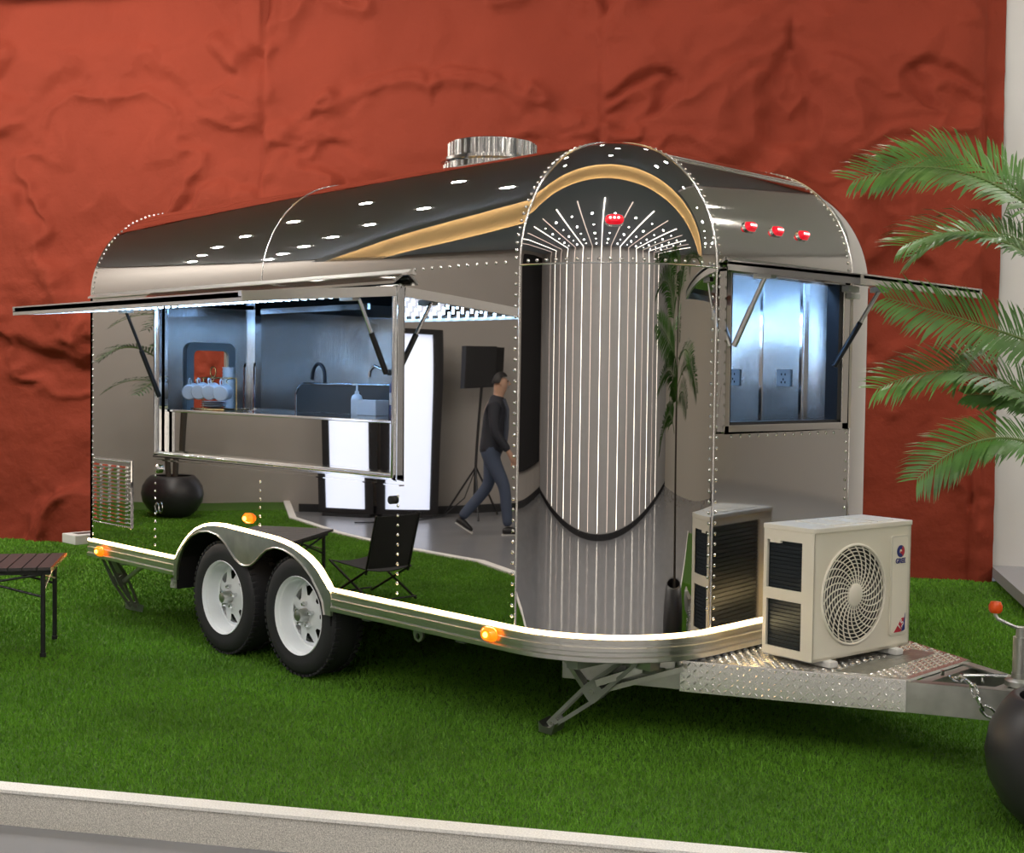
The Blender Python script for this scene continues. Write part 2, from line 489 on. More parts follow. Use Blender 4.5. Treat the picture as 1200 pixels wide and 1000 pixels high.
# ceiling spotlights
def spotlight_proto():
    r = thing('ceiling_spotlight', 'round white spotlight set in the dark ceiling above the stage', 'spotlight', (0,0,0), 'ceiling spotlights above the stage')
    P_('housing', MB().lathe((0,0,0), [(0.0,-0.004),(0.052,-0.004),(0.052,-0.03),(0.062,-0.03),(0.062,0.0),(0.0,0.0)], 20), 'white_plastic', r)
    P_('lens', MB().lathe((0,0,0), [(0.0,-0.022),(0.050,-0.024),(0.050,-0.010),(0.0,-0.010)], 20), 'spot_lens', r)
    return r
sp0 = spotlight_proto(); used = [False]
ld_stage = bpy.data.lights.new('spot_beam', 'SPOT'); ld_stage.energy = STAGE_SPOT_W; ld_stage.spot_size = math.radians(180); ld_stage.spot_blend = 0.02; ld_stage.shadow_soft_size = 0.05; ld_stage.color = (1.0, 0.95, 0.88)
ld_hall = bpy.data.lights.new('hall_beam', 'SPOT'); ld_hall.energy = HALL_SPOT_W; ld_hall.spot_size = math.radians(165); ld_hall.spot_blend = 0.4; ld_hall.shadow_soft_size = 0.05; ld_hall.color = (1.0, 0.93, 0.84)
def place_spot(s, t, stage_row, lamp=True):
    p = rm(s, t, CEIL - (0.10 if stage_row and s > 5.9 else 0.0))
    if not used[0]:
        o = sp0; used[0] = True; o.location = p
    else:
        o = copy_tree(sp0, p)
    if not stage_row:
        o['label'] = 'round white spotlight between the ceiling light strips of the hall'; o['group'] = 'ceiling spotlights of the hall'
    if lamp:
        l = bpy.data.objects.new('beam', ld_stage if stage_row else ld_hall)
        COL.objects.link(l); l.location = p + Vector((0,0,-0.06))
    return o
for t in (0.62, -0.55):
    for k in range(-6, 11):  # far right end of each row added to light the white side wall
        place_spot(0.9 + 1.24*k, t, True, k < 1 or k % 3 == 0)
for s in (2.85, 3.8):
    place_spot(s, 2.0, True, False)
for i in range(-3, 8):
    for j in range(5):
        place_spot(2.95 + 1.22*i, -4.6 - 1.2*j, False, (i + j) % 2 == 0)

# ================================================================== TRAILER
TR = thing('food_trailer', 'mirror polished steel food trailer with rounded front standing on green turf', 'trailer', (2.0, 1.15, 0))
ARCH = [(1.088,0.482),(1.13,0.535),(1.183,0.588),(1.24,0.632),(1.313,0.674),(1.39,0.700),(1.476,0.716),(1.60,0.720),(1.737,0.714),(1.985,0.702),(2.10,0.696),(2.183,0.686),(2.262,0.672),(2.335,0.650),(2.395,0.628),(2.447,0.601),(2.487,0.575),(2.52,0.544),(2.553,0.515),(2.578,0.486)]
WX0, WX1, WZ0, WZ1 = 0.90, 3.075, 1.105, 1.985     # side window opening
def yz(x, z, y=0.0): return (x, y, z)
def panel(pts, name='side_panel', m='mirror_steel', y=0.0, th=0.02):
    return P_(name, MB().prism([(x, y, z) for x, z in pts], (0, th, 0)), m, TR)
XA = 1.942
panel([(0,ZB),(WX0,ZB),(WX0,HS),(0,HS)])
i_mid = 9
archA = [p for p in ARCH if p[0] <= XA]
zmid = np.interp(XA, [p[0] for p in ARCH], [p[1] for p in ARCH])
panel([(WX0,ZB),(1.088,ZB)] + archA[1:] + [(XA,zmid),(XA,WZ0),(WX0,WZ0)])
panel([(XA,zmid)] + [p for p in ARCH if p[0] > XA] + [(2.578,ZB),(WX1,ZB),(WX1,WZ0),(XA,WZ0)])
panel([(WX1,ZB),(Ls,ZB),(Ls,HS),(WX1,HS)])
panel([(WX0,WZ1),(WX1,WZ1),(WX1,HS),(WX0,HS)])
panel([(0,ZB),(Ls,ZB),(Ls,HS),(0,HS)], y=W-0.02)
# roof: near fillet in two sheets, flat top, far fillet
NA = 24
def fillet(x0, x1, near=True, name='roof_panel'):
    P = []
    for i in range(NA+1):
        a = PI/2*i/NA
        y = R - R*math.cos(a); z = HS + R*math.sin(a)
        if not near: y = W - y
        P.append([(x0 + (x1-x0)*j/8, y, z) for j in range(9)])
    return P_(name, MB().grid(P), 'mirror_steel', TR, smooth=True, solid=0.006)
fillet(0, XA); fillet(XA, Ls)
fillet(0, Ls, False)
P_('roof_panel', MB().box((0, R, H-0.02), (Ls, W-R, H)), 'mirror_steel', TR)
P = []
for i in range(NA+1):
    a = PI/2*i/NA
    P.append([(Ls + R*math.cos(a), R + (W-2*R)*j/4, HS + R*math.sin(a)) for j in range(5)])
P_('front_roof_panel', MB().grid(P), 'satin_steel', TR, smooth=True, solid=0.006)
def gore(near=True):
    cy = R if near else W-R; sg = -1 if near else 1
    P = []
    for j in range(7):
        z = ZB + (HS-ZB)*j/6
        P.append([(Ls + R*math.sin(PI/2*i/NA), cy + sg*R*math.cos(PI/2*i/NA), z) for i in range(NA+1)])
    P_('corner_panel', MB().grid(P), 'mirror_steel', TR, smooth=True, solid=0.006)
    P = []
    for j in range(NA+1):
        b = PI/2*j/NA
        P.append([(Ls + R*math.cos(b)*math.sin(PI/2*i/NA), cy + sg*R*math.cos(b)*math.cos(PI/2*i/NA), HS + R*math.sin(b)) for i in range(NA+1)])
    P_('corner_dome', MB().grid(P), 'mirror_steel', TR, smooth=True, solid=0.006)
gore(True); gore(False)
# front face round its window
FY0, FY1, FZ0, FZ1 = 0.675, 1.595, 1.375, 2.03
mb = MB()
for y0, y1, z0, z1 in ((R, FY0, ZB, HS), (FY1, W-R, ZB, HS), (FY0, FY1, ZB, FZ0), (FY0, FY1, FZ1, HS)):
    mb.box((XF-0.02, y0, z0), (XF, y1, z1))
P_('front_panel', mb, 'satin_steel', TR)
# rear face round the door window
DY0, DY1, DZ0, DZ1 = 0.685, 0.99, 1.05, 1.745
prof = [(0, HS)] + [(R-R*math.cos(PI/2*i/12), HS+R*math.sin(PI/2*i/12)) for i in range(1, 13)]
mb = MB()
mb.box((0, 0.0, ZB), (0.03, DY0, HS)); mb.box((0, DY1, ZB), (0.03, W, HS))
mb.box((0, DY0, ZB), (0.03, DY1, DZ0)); mb.box((0, DY0, DZ1), (0.03, DY1, HS))
mb.prism([(0, y, z) for y, z in prof] + [(0, W-y, z) for y, z in reversed(prof)], (0.03, 0, 0))
P_('rear_panel', mb, 'mirror_steel', TR)
# interior lining
IN = P_('interior_lining', MB().box((0.05, W-0.07, 0.55), (Ls, W-0.04, 2.21)), 'brushed_steel', TR)
mb = MB(); mb.box((0.04,0.03,0.55),(0.06,DY0,2.21)); mb.box((0.04,DY1,0.55),(0.06,W-0.07,2.21)); mb.box((0.04,DY0,0.55),(0.06,DY1,DZ0)); mb.box((0.04,DY0,DZ1),(0.06,DY1,2.21))
P_('rear_lining', mb, 'brushed_steel', TR)
P_('interior_ceiling', MB().box((0.05,0.09,2.21),(Ls,W-0.09,2.22)).box((Ls,R,2.21),(XF-0.10,W-R,2.22)), 'dark_panel', TR)
P_('interior_floor', MB().box((0.04,0.37,0.53),(Ls,W-0.04,0.55)).box((Ls,R,0.53),(XF-0.04,W-R,0.55)), 'dark_panel', TR)
Pg = []
for j in (0.55, 2.21):
    Pg.append([(Ls + (R-0.05)*math.sin(PI/2*i/NA), W-R + (R-0.05)*math.cos(PI/2*i/NA), j) for i in range(NA+1)])
P_('corner_lining', MB().grid(Pg), 'brushed_steel', TR, smooth=True)
mb = MB()
for x in (3.60, 3.86):
    mb.box((x, W-0.076, 0.6), (x+0.018, W-0.07, 2.2))
P_('lining_strip', mb, 'chrome', TR)
# door seen inside, with rubber framed window
mb = MB()
o_ = [(y*1.0+(DY0+DY1)/2, z+(DZ0+DZ1)/2) for y, z in rrect(DY1-DY0+0.075, DZ1-DZ0+0.075, 0.06)]
i_ = [(y*1.0+(DY0+DY1)/2, z+(DZ0+DZ1)/2) for y, z in rrect(DY1-DY0-0.035, DZ1-DZ0-0.035, 0.035)]
ring2d(mb, o_, i_, lambda a, b: (0.058, a, b), (0.028, 0, 0))
dr = P_('door_window_frame', mb, 'grey_seal', TR)
P_('door_post', MB().box((0.06,1.17,0.55),(0.11,1.20,2.2)).box((0.06,1.20,0.55),(0.09,1.235,2.2)), 'chrome', TR)
P_('door_header', MB().box((0.06,0.05,2.02),(0.10,1.20,2.05)), 'chrome', TR)
# range hood inside
mb = MB()
mb.add([(0.45,1.0,2.0),(1.60,1.0,2.0),(1.60,1.9,2.0),(0.45,1.9,2.0),(0.75,1.25,2.205),(1.3,1.25,2.205),(1.3,1.7,2.205),(0.75,1.7,2.205)],
       [(0,1,5,4),(1,2,6,5),(2,3,7,6),(3,0,4,7),(4,5,6,7)])
hood = P_('range_hood', mb, 'brushed_steel', TR, solid=0.004)
P_('hood_rim', MB().box((0.45,0.99,1.975),(1.60,1.01,2.01)), 'chrome', hood)
P_('hood_rim', MB().box((0.45,1.89,1.975),(1.60,1.91,2.01)), 'chrome', hood)
# service counter
P_('counter_front', MB().box((WX0, 0.035, WZ0-0.06), (WX1, 0.05, 1.345)), 'mirror_steel', TR)
ct = P_('counter_top', MB().box((WX0, 0.028, 1.340), (WX1, 0.70, 1.355)), 'chrome', TR, bevel=0.003)
# splash guard on the counter
gp = [(1.56,1.357),(1.56,1.44)] + [(1.64-0.08*math.cos(PI/2*i/8), 1.44+0.08*math.sin(PI/2*i/8)) for i in range(1,9)] + [(3.0,1.52),(3.0,1.357)]
sg = P_('splash_guard', MB().prism([(x,0.50,z) for x,z in gp], (0,0.01,0)), 'dark_panel', TR)
P_('guard_rim', MB().tube([(x,0.498,z) for x,z in gp[:-1]], 0.006, 8), 'chrome', sg)
def tap(x, y, d=-1):
    mb = MB()
    mb.lathe((x,y,1.355), [(0.025,0),(0.025,0.012),(0.014,0.03),(0.014,0.05)], 14)
    mb.tube([(x,y,1.37),(x,y,1.56)] + [(x+d*(0.06-0.06*math.cos(PI*i/10)), y, 1.56+0.075*math.sin(PI*i/10)) for i in range(1,11)] + [(x+d*0.125,y,1.545)], 0.011, 10)
    mb.tube([(x,y,1.40),(x+0.05,y-0.02,1.43)], 0.006, 8)
    P_('tap', mb, 'black_paint', TR, smooth=True)
tap(1.70, 0.60)
mb = MB(); mb.tube([(2.36,0.60,1.36),(2.36,0.60,1.52),(2.30,0.60,1.585),(2.16,0.60,1.625),(2.12,0.60,1.60),(2.115,0.60,1.56)], 0.009, 10); P_('tap', mb, 'chrome', TR, smooth=True)
# wall sockets
for x in (3.425, 3.765):
    so = P_('socket', MB().box((x-0.045, W-0.082, 1.54), (x+0.045, W-0.070, 1.635)), 'white_plastic', TR, bevel=0.003)
    mb = MB()
    for dx, dz in ((-0.012,0.02),(0.012,0.02),(0,-0.008),(-0.012,-0.024),(0.012,-0.024)):
        mb.box((x+dx-0.003, W-0.0835, 1.5875+dz-0.006), (x+dx+0.003, W-0.0815, 1.5875+dz+0.006))
    P_('socket_holes', mb, 'dark_gap', so)
# inside light bar giving the blue cast
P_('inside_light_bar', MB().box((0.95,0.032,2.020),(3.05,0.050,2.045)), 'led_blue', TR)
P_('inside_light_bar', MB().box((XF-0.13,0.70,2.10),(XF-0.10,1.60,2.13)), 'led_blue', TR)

# side window frame
mb = MB()
t_ = 0.045
fr = P_('window_frame', MB().box((WX0-0.055,-0.022,WZ0-0.03),(WX0,0.045,WZ1+0.01)).box((WX1-0.012,-0.022,WZ0-0.03),(WX1+0.03,0.045,WZ1+0.01)).box((WX0-0.055,-0.022,WZ0-0.03),(WX1+0.03,0.045,WZ0+0.002)).box((WX0-0.055,-0.01,WZ1-0.01),(WX1+0.03,0.03,WZ1+0.02)), 'chrome', TR, bevel=0.006)
P_('frame_bead', MB().tube([(WX0-0.028,-0.026,WZ1),(WX0-0.028,-0.026,WZ0-0.012),(WX1+0.010,-0.026,WZ0-0.012),(WX1+0.010,-0.026,WZ1)], 0.011, 10), 'chrome', fr, smooth=True)
# folded lower shelf lip beneath the window
P_('shelf_lip', MB().prism([(WX0-0.06,-0.016,WZ0-0.050),(WX0-0.06,-0.016,WZ0-0.056),(WX0-0.06,-0.001,WZ0-0.056),(WX0-0.06,-0.001,WZ0-0.050)], (WX1-WX0+0.105,0,0)), 'mirror_steel', TR)
# top ledge over window
P_('rain_gutter', MB().prism([(0.02,-0.001,HS+0.022),(0.02,-0.028,HS+0.004),(0.02,-0.028,HS-0.006),(0.02,-0.001,HS-0.002)], (3.16,0,0)), 'aluminium', TR)

# serving awning
AX0, AX1, AD, AZ0, AZ1 = 0.84, 3.10, 0.87, 1.958, 1.888
aw = P_('awning', MB().prism([(AX0,-0.03,AZ0),(AX0,-AD,AZ1),(AX0,-AD,AZ1+0.028),(AX0,-0.03,AZ0+0.03)], (AX1-AX0,0,0)), 'mirror_steel', TR, bevel=0.003)
def aw_pt(x, y, dz=0.0):
    k = (-y-0.03)/(AD-0.03)
    return Vector((x, y, AZ0 + (AZ1-AZ0)*k + dz))
mb = MB()
for x in (AX0+0.012, AX1-0.012):
    mb.bar(aw_pt(x,-0.03,0.008), aw_pt(x,-AD,0.008), 0.026, 0.046)
mb.bar(aw_pt(AX0,-AD+0.012,0.008), aw_pt(AX1,-AD+0.012,0.008), 0.024, 0.046)
P_('awning_frame', mb, 'aluminium', aw)
for k in range(9):
    y = -0.15 - 0.08*k
    mb = MB()
    x = AX0 + 0.10 + 0.02*(k % 2)
    while x < AX1-0.08:
        p = aw_pt(x, y, -0.006)
        mb.box((p.x-0.006, p.y-0.004, p.z-0.006), (p.x+0.006, p.y+0.004, p.z+0.004))
        x += 0.07
    P_('awning_led_row', mb, 'led_cool', aw, kind='stuff')
def strut(a, b, r1, r2, m1, m2, parent):
    a = Vector(a); b = Vector(b); mid = a.lerp(b, 0.55)
    s = P_('gas_strut', MB().tube([a, mid], r1, 10), m1, parent, smooth=True)
    P_('strut_rod', MB().tube([mid, b], r2, 10), m2, s, smooth=True)
    return s
strut((WX0+0.035,-0.035,1.43), aw_pt(WX0+0.02,-0.24,-0.02), 0.014, 0.009, 'black_paint', 'black_paint', TR)
strut((WX1-0.035,-0.035,1.58), aw_pt(WX1-0.01,-0.22,-0.02), 0.014, 0.009, 'black_paint', 'chrome', TR)
for x in (AX0+0.08, AX1-0.08):
    p = aw_pt(x,-0.24,-0.012)
    P_('strut_bracket', MB().box((p.x-0.05,p.y-0.02,p.z-0.016),(p.x+0.05,p.y+0.02,p.z+0.01)), 'white_plastic', aw)
P_('hinge_cover', MB().prism([(AX0-0.02,-0.002,HS+0.02),(AX0-0.02,-0.075,HS-0.035),(AX0-0.02,-0.075,HS-0.048),(AX0-0.02,-0.002,HS+0.004)], (AX1-AX0+0.06,0,0)), 'satin_steel', TR)

# front window frame and awning
mb = MB()
for y0, y1, z0, z1 in ((0.640,FY0,FZ0-0.035,FZ1+0.02),(FY1,FY1+0.055,FZ0-0.035,FZ1+0.02),(0.640,FY1+0.055,FZ0-0.035,FZ0),(0.640,FY1+0.055,FZ1,FZ1+0.02)):
    mb.box((XF-0.06, y0, z0), (XF+0.022, y1, z1))
ff = P_('front_window_frame', mb, 'satin_steel', TR, bevel=0.005)
mb = MB()
for y0, y1, z0, z1 in ((FY0,FY0+0.02,FZ0,FZ1),(FY1-0.03,FY1,FZ0,FZ1),(FY0,FY1,FZ0,FZ0+0.012)):
    mb.box((XF-0.055, y0, z0), (XF+0.012, y1, z1))
P_('window_seal', mb, 'black_paint', ff)
P_('window_side_post', MB().box((XF+0.001,FY1+0.058,FZ0-0.03),(XF+0.014,FY1+0.095,FZ1-0.04)), 'wall_beige', ff)
P_('latch_block', MB().box((XF+0.0,FY1-0.01,FZ1-0.03),(XF+0.05,FY1+0.09,FZ1+0.0)).box((XF+0.0,FY1+0.02,FZ1-0.06),(XF+0.05,FY1+0.10,FZ1-0.035)), 'white_plastic', ff, bevel=0.006)
GX, GZ0, GZ1 = 5.135, 2.065, 1.975
fa = P_('front_awning', MB().prism([(XF+0.02,0.64,GZ0),(GX,0.64,GZ1),(GX,0.64,GZ1+0.012),(XF+0.02,0.64,GZ0+0.012)], (0,1.06,0)), 'mirror_steel', TR)
def fa_pt(x, y, dz=0.0):
    return Vector((x, y, GZ0+(GZ1-GZ0)*(x-XF-0.02)/(GX-XF-0.02)+dz))
mb = MB()
for y in (0.652, 1.688):
    mb.bar(fa_pt(XF+0.02,y,-0.004), fa_pt(GX,y,-0.004), 0.024, 0.042)
mb.bar(fa_pt(GX-0.012,0.64,-0.004), fa_pt(GX-0.012,1.70,-0.004), 0.024, 0.042)
P_('front_awning_frame', mb, 'aluminium', fa)
P_('front_hinge_cover', MB().prism([(XF+0.001,0.66,HS+0.055),(XF+0.07,0.66,HS+0.018),(XF+0.07,0.66,HS+0.006),(XF+0.001,0.66,HS+0.04)], (0,1.03,0)), 'satin_steel', TR)
strut((XF+0.03,0.685,1.715), fa_pt(4.66,0.70,-0.02), 0.013, 0.010, 'aluminium', 'aluminium', TR)
strut((XF+0.03,1.50,1.640), fa_pt(4.66,1.66,-0.02), 0.013, 0.010, 'black_paint', 'aluminium', TR)
P_('front_awning_clip', MB().box((4.61,0.675,2.000),(4.70,0.715,2.02)), 'white_plastic', fa)
P_('front_awning_clip', MB().box((4.61,1.64,1.995),(4.69,1.68,2.02)), 'white_plastic', fa)

# seams and rivets
def sph(b, a, near=True, r=R):   # b elevation, a from side to front
    cy = R if near else W-R; sg = -1 if near else 1
    return Vector((Ls + r*math.cos(b)*math.sin(a), cy + sg*r*math.cos(b)*math.cos(a), HS + r*math.sin(b)))
def SB(m_): P_('seam_bead', m_, 'steel_rivet', TR, smooth=True)
for near in (True, False):
    for a in (0.0, PI/2):
        SB(MB().tube([sph(PI/2*i/24, a, near, R+0.001) for i in range(25)], 0.0045, 6))
    SB(MB().tube([sph(0, PI/2*i/24, near, R+0.001) for i in range(25)], 0.004, 6))
for x, y in ((Ls,-0.001),(XF+0.001,R),(XF+0.001,W-R)):
    SB(MB().tube([(x,y,ZB),(x,y,HS)], 0.004, 6))
SB(MB().tube([(XA,R-(R+.001)*math.cos(PI/2*i/24),HS+(R+.001)*math.sin(PI/2*i/24)) for i in range(25)], 0.003, 6))
for b in (0.98, 1.04):
    SB(MB().tube([(Ls+(R+.001)*math.cos(b), R+0.02, HS+(R+.001)*math.sin(b)), (Ls+(R+.001)*math.cos(b), W-R-0.02, HS+(R+.001)*math.sin(b))], 0.004, 6))
RV = []
def rv(p, n): RV.append((Vector(p), Vector(n).normalized()))
def col(x, z0, z1, y=0.0, step=0.046, nrm=(0,-1,0)):
    z = z0
    while z <= z1: rv((x,y,z), nrm); z += step
col(0.035, ZB+0.04, HS); col(WX0-0.07, ZB+0.05, WZ0-0.08); col(XA, 0.76, WZ0-0.08); col(WX1+0.02, ZB+0.05, WZ0-0.06); col(Ls-0.022, ZB+0.05, HS)
z = ZB+0.05
while z < HS:
    rv((XF,R+0.022,z),(1,0,0)); rv((XF,W-R-0.03,z),(1,0,0)); z += 0.046
    a = PI/2-0.04; rv((Ls+R*math.sin(a), R-R*math.cos(a), z), (math.sin(a),-math.cos(a),0))
for i in range(1, 28):
    b = PI/2*i/28
    n_ = Vector((0,-math.cos(b),math.sin(b))); 
    rv((0.035, R-R*math.cos(b), HS+R*math.sin(b)), n_); rv((Ls-0.025, R-R*math.cos(b), HS+R*math.sin(b)), n_)
    n_ = Vector((math.cos(b),0,math.sin(b)))
    for y in (R+0.025, W-R-0.03): rv((Ls+R*math.cos(b), y, HS+R*math.sin(b)), n_)
for i in range(1, 20):
    a = PI/2*i/20; rv(sph(0.028, a), sph(0.028, a)-Vector((Ls,R,HS)))
x = 3.2
while x < Ls-0.04: rv((x,R-R*math.cos(0.03),HS+R*math.sin(0.03)),(0,-1,0.03)); x += 0.06
for y in np.arange(0.72, 1.6, 0.07): rv((XF,y,FZ0-0.05),(1,0,0))
mb = MB()
for p, n_ in RV:
    s_ = n_.cross(Vector((0.31,0.22,0.93))).normalized(); u_ = n_.cross(s_)
    vs = [p+(s_*math.cos(PI/3*k)+u_*math.sin(PI/3*k))*0.0085 for k in range(6)] + [p+n_*0.004+(s_*math.cos(PI/3*k)+u_*math.sin(PI/3*k))*0.006 for k in range(6)] + [p+n_*0.0062]
    mb.add(vs, [(k,(k+1)%6,6+(k+1)%6,6+k) for k in range(6)] + [(6+k,6+(k+1)%6,12) for k in range(6)])
P_('rivets', mb, 'steel_rivet', TR, smooth=True, kind='stuff', weld=False)

# skirt trim and light line
def arc(cx, cy, r, a0, a1, n_=16):
    return [(cx+r*math.cos(math.radians(a0+(a1-a0)*i/n_)), cy+r*math.sin(math.radians(a0+(a1-a0)*i/n_))) for i in range(n_+1)]
def sweep(path, prof, name, m):     # path 2D with outward on the right-hand side of travel
    pts = [Vector((x,y,0)) for x, y in path]; n_ = len(pts); mb = MB(); G = []
    for i, p in enumerate(pts):
        t = (pts[min(i+1,n_-1)]-pts[max(i-1,0)]).normalized(); o_ = Vector((t.y,-t.x,0))
        G.append([p + o_*a + Vector((0,0,z)) for a, z in prof])
    mb.grid(G); m_ = len(prof)
    mb.add(G[0], [tuple(range(m_))]); mb.add(G[-1], [tuple(range(m_))])
    return P_(name, mb, m, TR)
SK = [(-0.005,0.478),(0.014,0.478),(0.014,0.462),(0.010,0.459),(0.010,0.450),(0.020,0.446),(0.020,0.430),(0.013,0.426),(0.013,0.412),(0.024,0.406),(0.024,0.388),(0.016,0.384),(-0.005,0.384)]
front_path = [(2.60,0)] + [(x,0) for x in (3.0,3.4)] + [(p[0],p[1]) for p in arc(Ls,R,R,-90,0)] + [(p[0],p[1]) for p in arc(Ls,W-R,R,0,90)] + [(2.6,W),(1.09,W),(0,W)]
sweep([(0,0),(0.5,0),(1.075,0)], SK, 'skirt_trim', 'aluminium')
sweep(front_path, SK, 'skirt_trim', 'aluminium')
led = [(0.0,-0.010,ZB)] + [(x,-0.010,z+0.006) for x, z in ARCH] + [(x,-0.010,ZB) for x in (3.0,3.5)] + [(p[0],p[1],ZB) for p in arc(Ls,R,R+0.010,-90,0)] + [(p[0],p[1],ZB) for p in arc(Ls,W-R,R+0.010,0,90)]
P_('light_line', MB().tube(led, 0.0085, 8), 'led_warm', TR, smooth=True)
# fender skirt with scalloped lower edge
inner = [(1.105,0.36),(1.115,0.44),(1.15,0.52),(1.20,0.585),(1.27,0.635),(1.36,0.668),(1.45,0.680),(1.547,0.668),(1.62,0.635),(1.68,0.588),(1.73,0.552),(1.78,0.532),(1.823,0.526),(1.87,0.532),(1.92,0.556),(1.97,0.596),(2.03,0.634),(2.105,0.656),(2.19,0.652),(2.28,0.628),(2.36,0.590),(2.43,0.540),(2.49,0.475),(2.53,0.42),(2.545,0.36)]
outer_f = [(1.075,0.36),(1.075,0.482)] + [(x,z) for x,z in ARCH[1:-1]] + [(2.60,0.478),(2.60,0.36)]
mb = MB()
def resample(pts, n_):
    L = [0]
    for a, b in zip(pts[:-1], pts[1:]): L.append(L[-1]+math.hypot(b[0]-a[0], b[1]-a[1]))
    ts = np.linspace(0, L[-1], n_)
    return list(zip(np.interp(ts, L, [p[0] for p in pts]), np.interp(ts, L, [p[1] for p in pts])))
A = [(x,z) for x,z in inner]
xo = [p[0] for p in outer_f]
# pair by parameter
B = resample(outer_f, 60); A = resample(inner, 60)
# match by closest outer point at same x-ish order
G = [[(a[0],-0.018,a[1]) for a in A], [(b[0],-0.018,b[1]) for b in B]]
mb.grid(G)
P_('wheel_fender', mb, 'galvanised', TR, solid=0.014)
P_('fender_edge', MB().tube([(a[0],-0.018,a[1]) for a in A], 0.006, 6), 'aluminium', TR, smooth=True)
# wheel well liner
mb = MB()
mb.grid([[(x,-0.004,z+0.004) for x,z in [(1.088,0.30)]+ARCH+[(2.578,0.30)]], [(x,0.36,z+0.004) for x,z in [(1.088,0.30)]+ARCH+[(2.578,0.30)]]])
mb.add([(1.08,0.36,0.30),(2.59,0.36,0.30),(2.59,0.36,0.73),(1.08,0.36,0.73)], [(0,1,2,3)])
P_('wheel_well', mb, 'black_paint', TR)
P_('underbody', MB().box((0.02,0.37,0.44),(Ls,W-0.05,0.50)).box((0.02,0.02,0.44),(1.08,0.37,0.50)).box((2.60,0.02,0.44),(Ls,0.37,0.50)), 'black_paint', TR)
mb = MB()
mb.prism([(Ls,0.03,0.44)]+[(x,y,0.44) for x,y in arc(Ls,R,R-0.03,-80,0,8)]+[(x,y,0.44) for x,y in arc(Ls,W-R,R-0.03,0,90,8)], (0,0,0.05))
P_('underbody', mb, 'black_paint', TR)
# chassis rails
mb = MB()
for y in (0.42, W-0.42):
    mb.box((0.05,y-0.03,0.30),(4.35,y+0.03,0.44))
for x in (0.2, 0.9, 2.7, 3.4, 4.1):
    mb.box((x,0.10,0.34),(x+0.06,W-0.1,0.44))
P_('chassis_frame', mb, 'chassis_grey', TR)
for x in (1.5628, 2.2862):
    P_('axle', MB().tube([(x,0.12,0.315),(x,W-0.12,0.315)], 0.035, 12), 'chassis_grey', TR, smooth=True)

# wheels
def wheel(x, y, sgn):
    w = P_('wheel', MB().lathe((x,y,0.315), [(0.205,-0.095*1),(0.245,-0.102),(0.285,-0.100),(0.302,-0.088),(0.311,-0.072),(0.315,-0.03),(0.315,0.03),(0.311,0.072),(0.302,0.088),(0.285,0.100),(0.245,0.102),(0.205,0.095),(0.198,0.06),(0.198,-0.06)], 48, axis=(0,sgn*1.0,0), closed=True), 'rubber', TR, smooth=True)
    w.name = 'wheel'
    c = Vector((x,y,0.315)); ax = Vector((0,sgn,0))
    # tread blocks as shallow ribs on the shoulder
    mb = MB()
    for k in range(56):
        a = 2*PI*k/56
        rd = Vector((math.cos(a),0,math.sin(a))); tg = Vector((-math.sin(a),0,math.cos(a)))
        for side_ in (-1, 1):
            mb.obox(c + ax*side_*0.072 + rd*0.312, tg, ax, rd, 0.022, 0.034, 0.012)
    P_('tread', mb, 'rubber', w, kind='stuff')
    rim = P_('rim', MB().lathe(c, [(0.206,-0.100),(0.210,-0.092),(0.206,-0.084),(0.190,-0.075),(0.184,-0.05),(0.180,-0.01),(0.166,0.0),(0.160,0.02),(0.180,0.04),(0.190,0.08),(0.198,0.09),(0.199,-0.08)], 48, axis=-ax*-1, closed=True), 'white_rim', w, smooth=True)
    # dished disc with eight windows
    mb = MB(); yo = 0.012
    def pt(r_, a, h): return c + Vector((math.cos(a),0,math.sin(a)))*r_ + ax*h
    for k in range(8):
        a0 = 2*PI*k/8; da = PI/8
        for s_ in range(1):
            h_in, h_mid, h_out = -0.028, -0.030, -0.004
            L_, C_, R_ = a0-da, a0, a0+da
            hl, hr = a0-da*0.62, a0+da*0.62     # window outer corners
            o1 = [pt(0.172,L_,h_out), pt(0.172,hl,h_out), pt(0.172,C_,h_out), pt(0.172,hr,h_out), pt(0.172,R_,h_out)]
            m1 = [pt(0.150,L_,-0.018), pt(0.150,hl,-0.018), pt(0.152,C_,-0.018), pt(0.150,hr,-0.018), pt(0.150,R_,-0.018)]
            i1 = [pt(0.098,L_,h_mid), pt(0.100,a0-da*0.22,h_mid), pt(0.100,C_,h_mid), pt(0.100,a0+da*0.22,h_mid), pt(0.098,R_,h_mid)]
            mb.grid([o1, m1])
            mb.add([m1[0], m1[1], i1[1], i1[0]], [(0,1,2,3)]); mb.add([m1[3], m1[4], i1[4], i1[3]], [(0,1,2,3)])
            q1 = [pt(0.060,L_,-0.045), pt(0.060,a0-da*0.3,-0.045), pt(0.060,C_,-0.045), pt(0.060,a0+da*0.3,-0.045), pt(0.060,R_,-0.045)]
            mb.grid([i1, q1])
            mb.add([q1[0],q1[1],q1[2],q1[3],q1[4],pt(0.0,0,-0.045)], [(0,1,2,3,4,5)])
    d_ = P_('wheel_disc', mb, 'white_rim', w, smooth=True)
    P_('brake_drum', MB().lathe(c, [(0.0,0.02),(0.155,0.02),(0.155,0.06),(0.0,0.06)], 24, axis=ax), 'dark_gap', w)
    P_('hub_cap', MB().lathe(c, [(0.034,-0.04),(0.034,-0.075),(0.028,-0.10),(0.0,-0.108)], 20, axis=ax), 'galvanised', w, smooth=True)
    for k in range(5):
        a = 2*PI*k/5+0.3
        P_('lug_nut', MB().lathe(pt(0.058,a,-0.04), [(0.013,0),(0.013,-0.022),(0.008,-0.034),(0,-0.036)], 6, axis=ax), 'chrome', w)
    return w
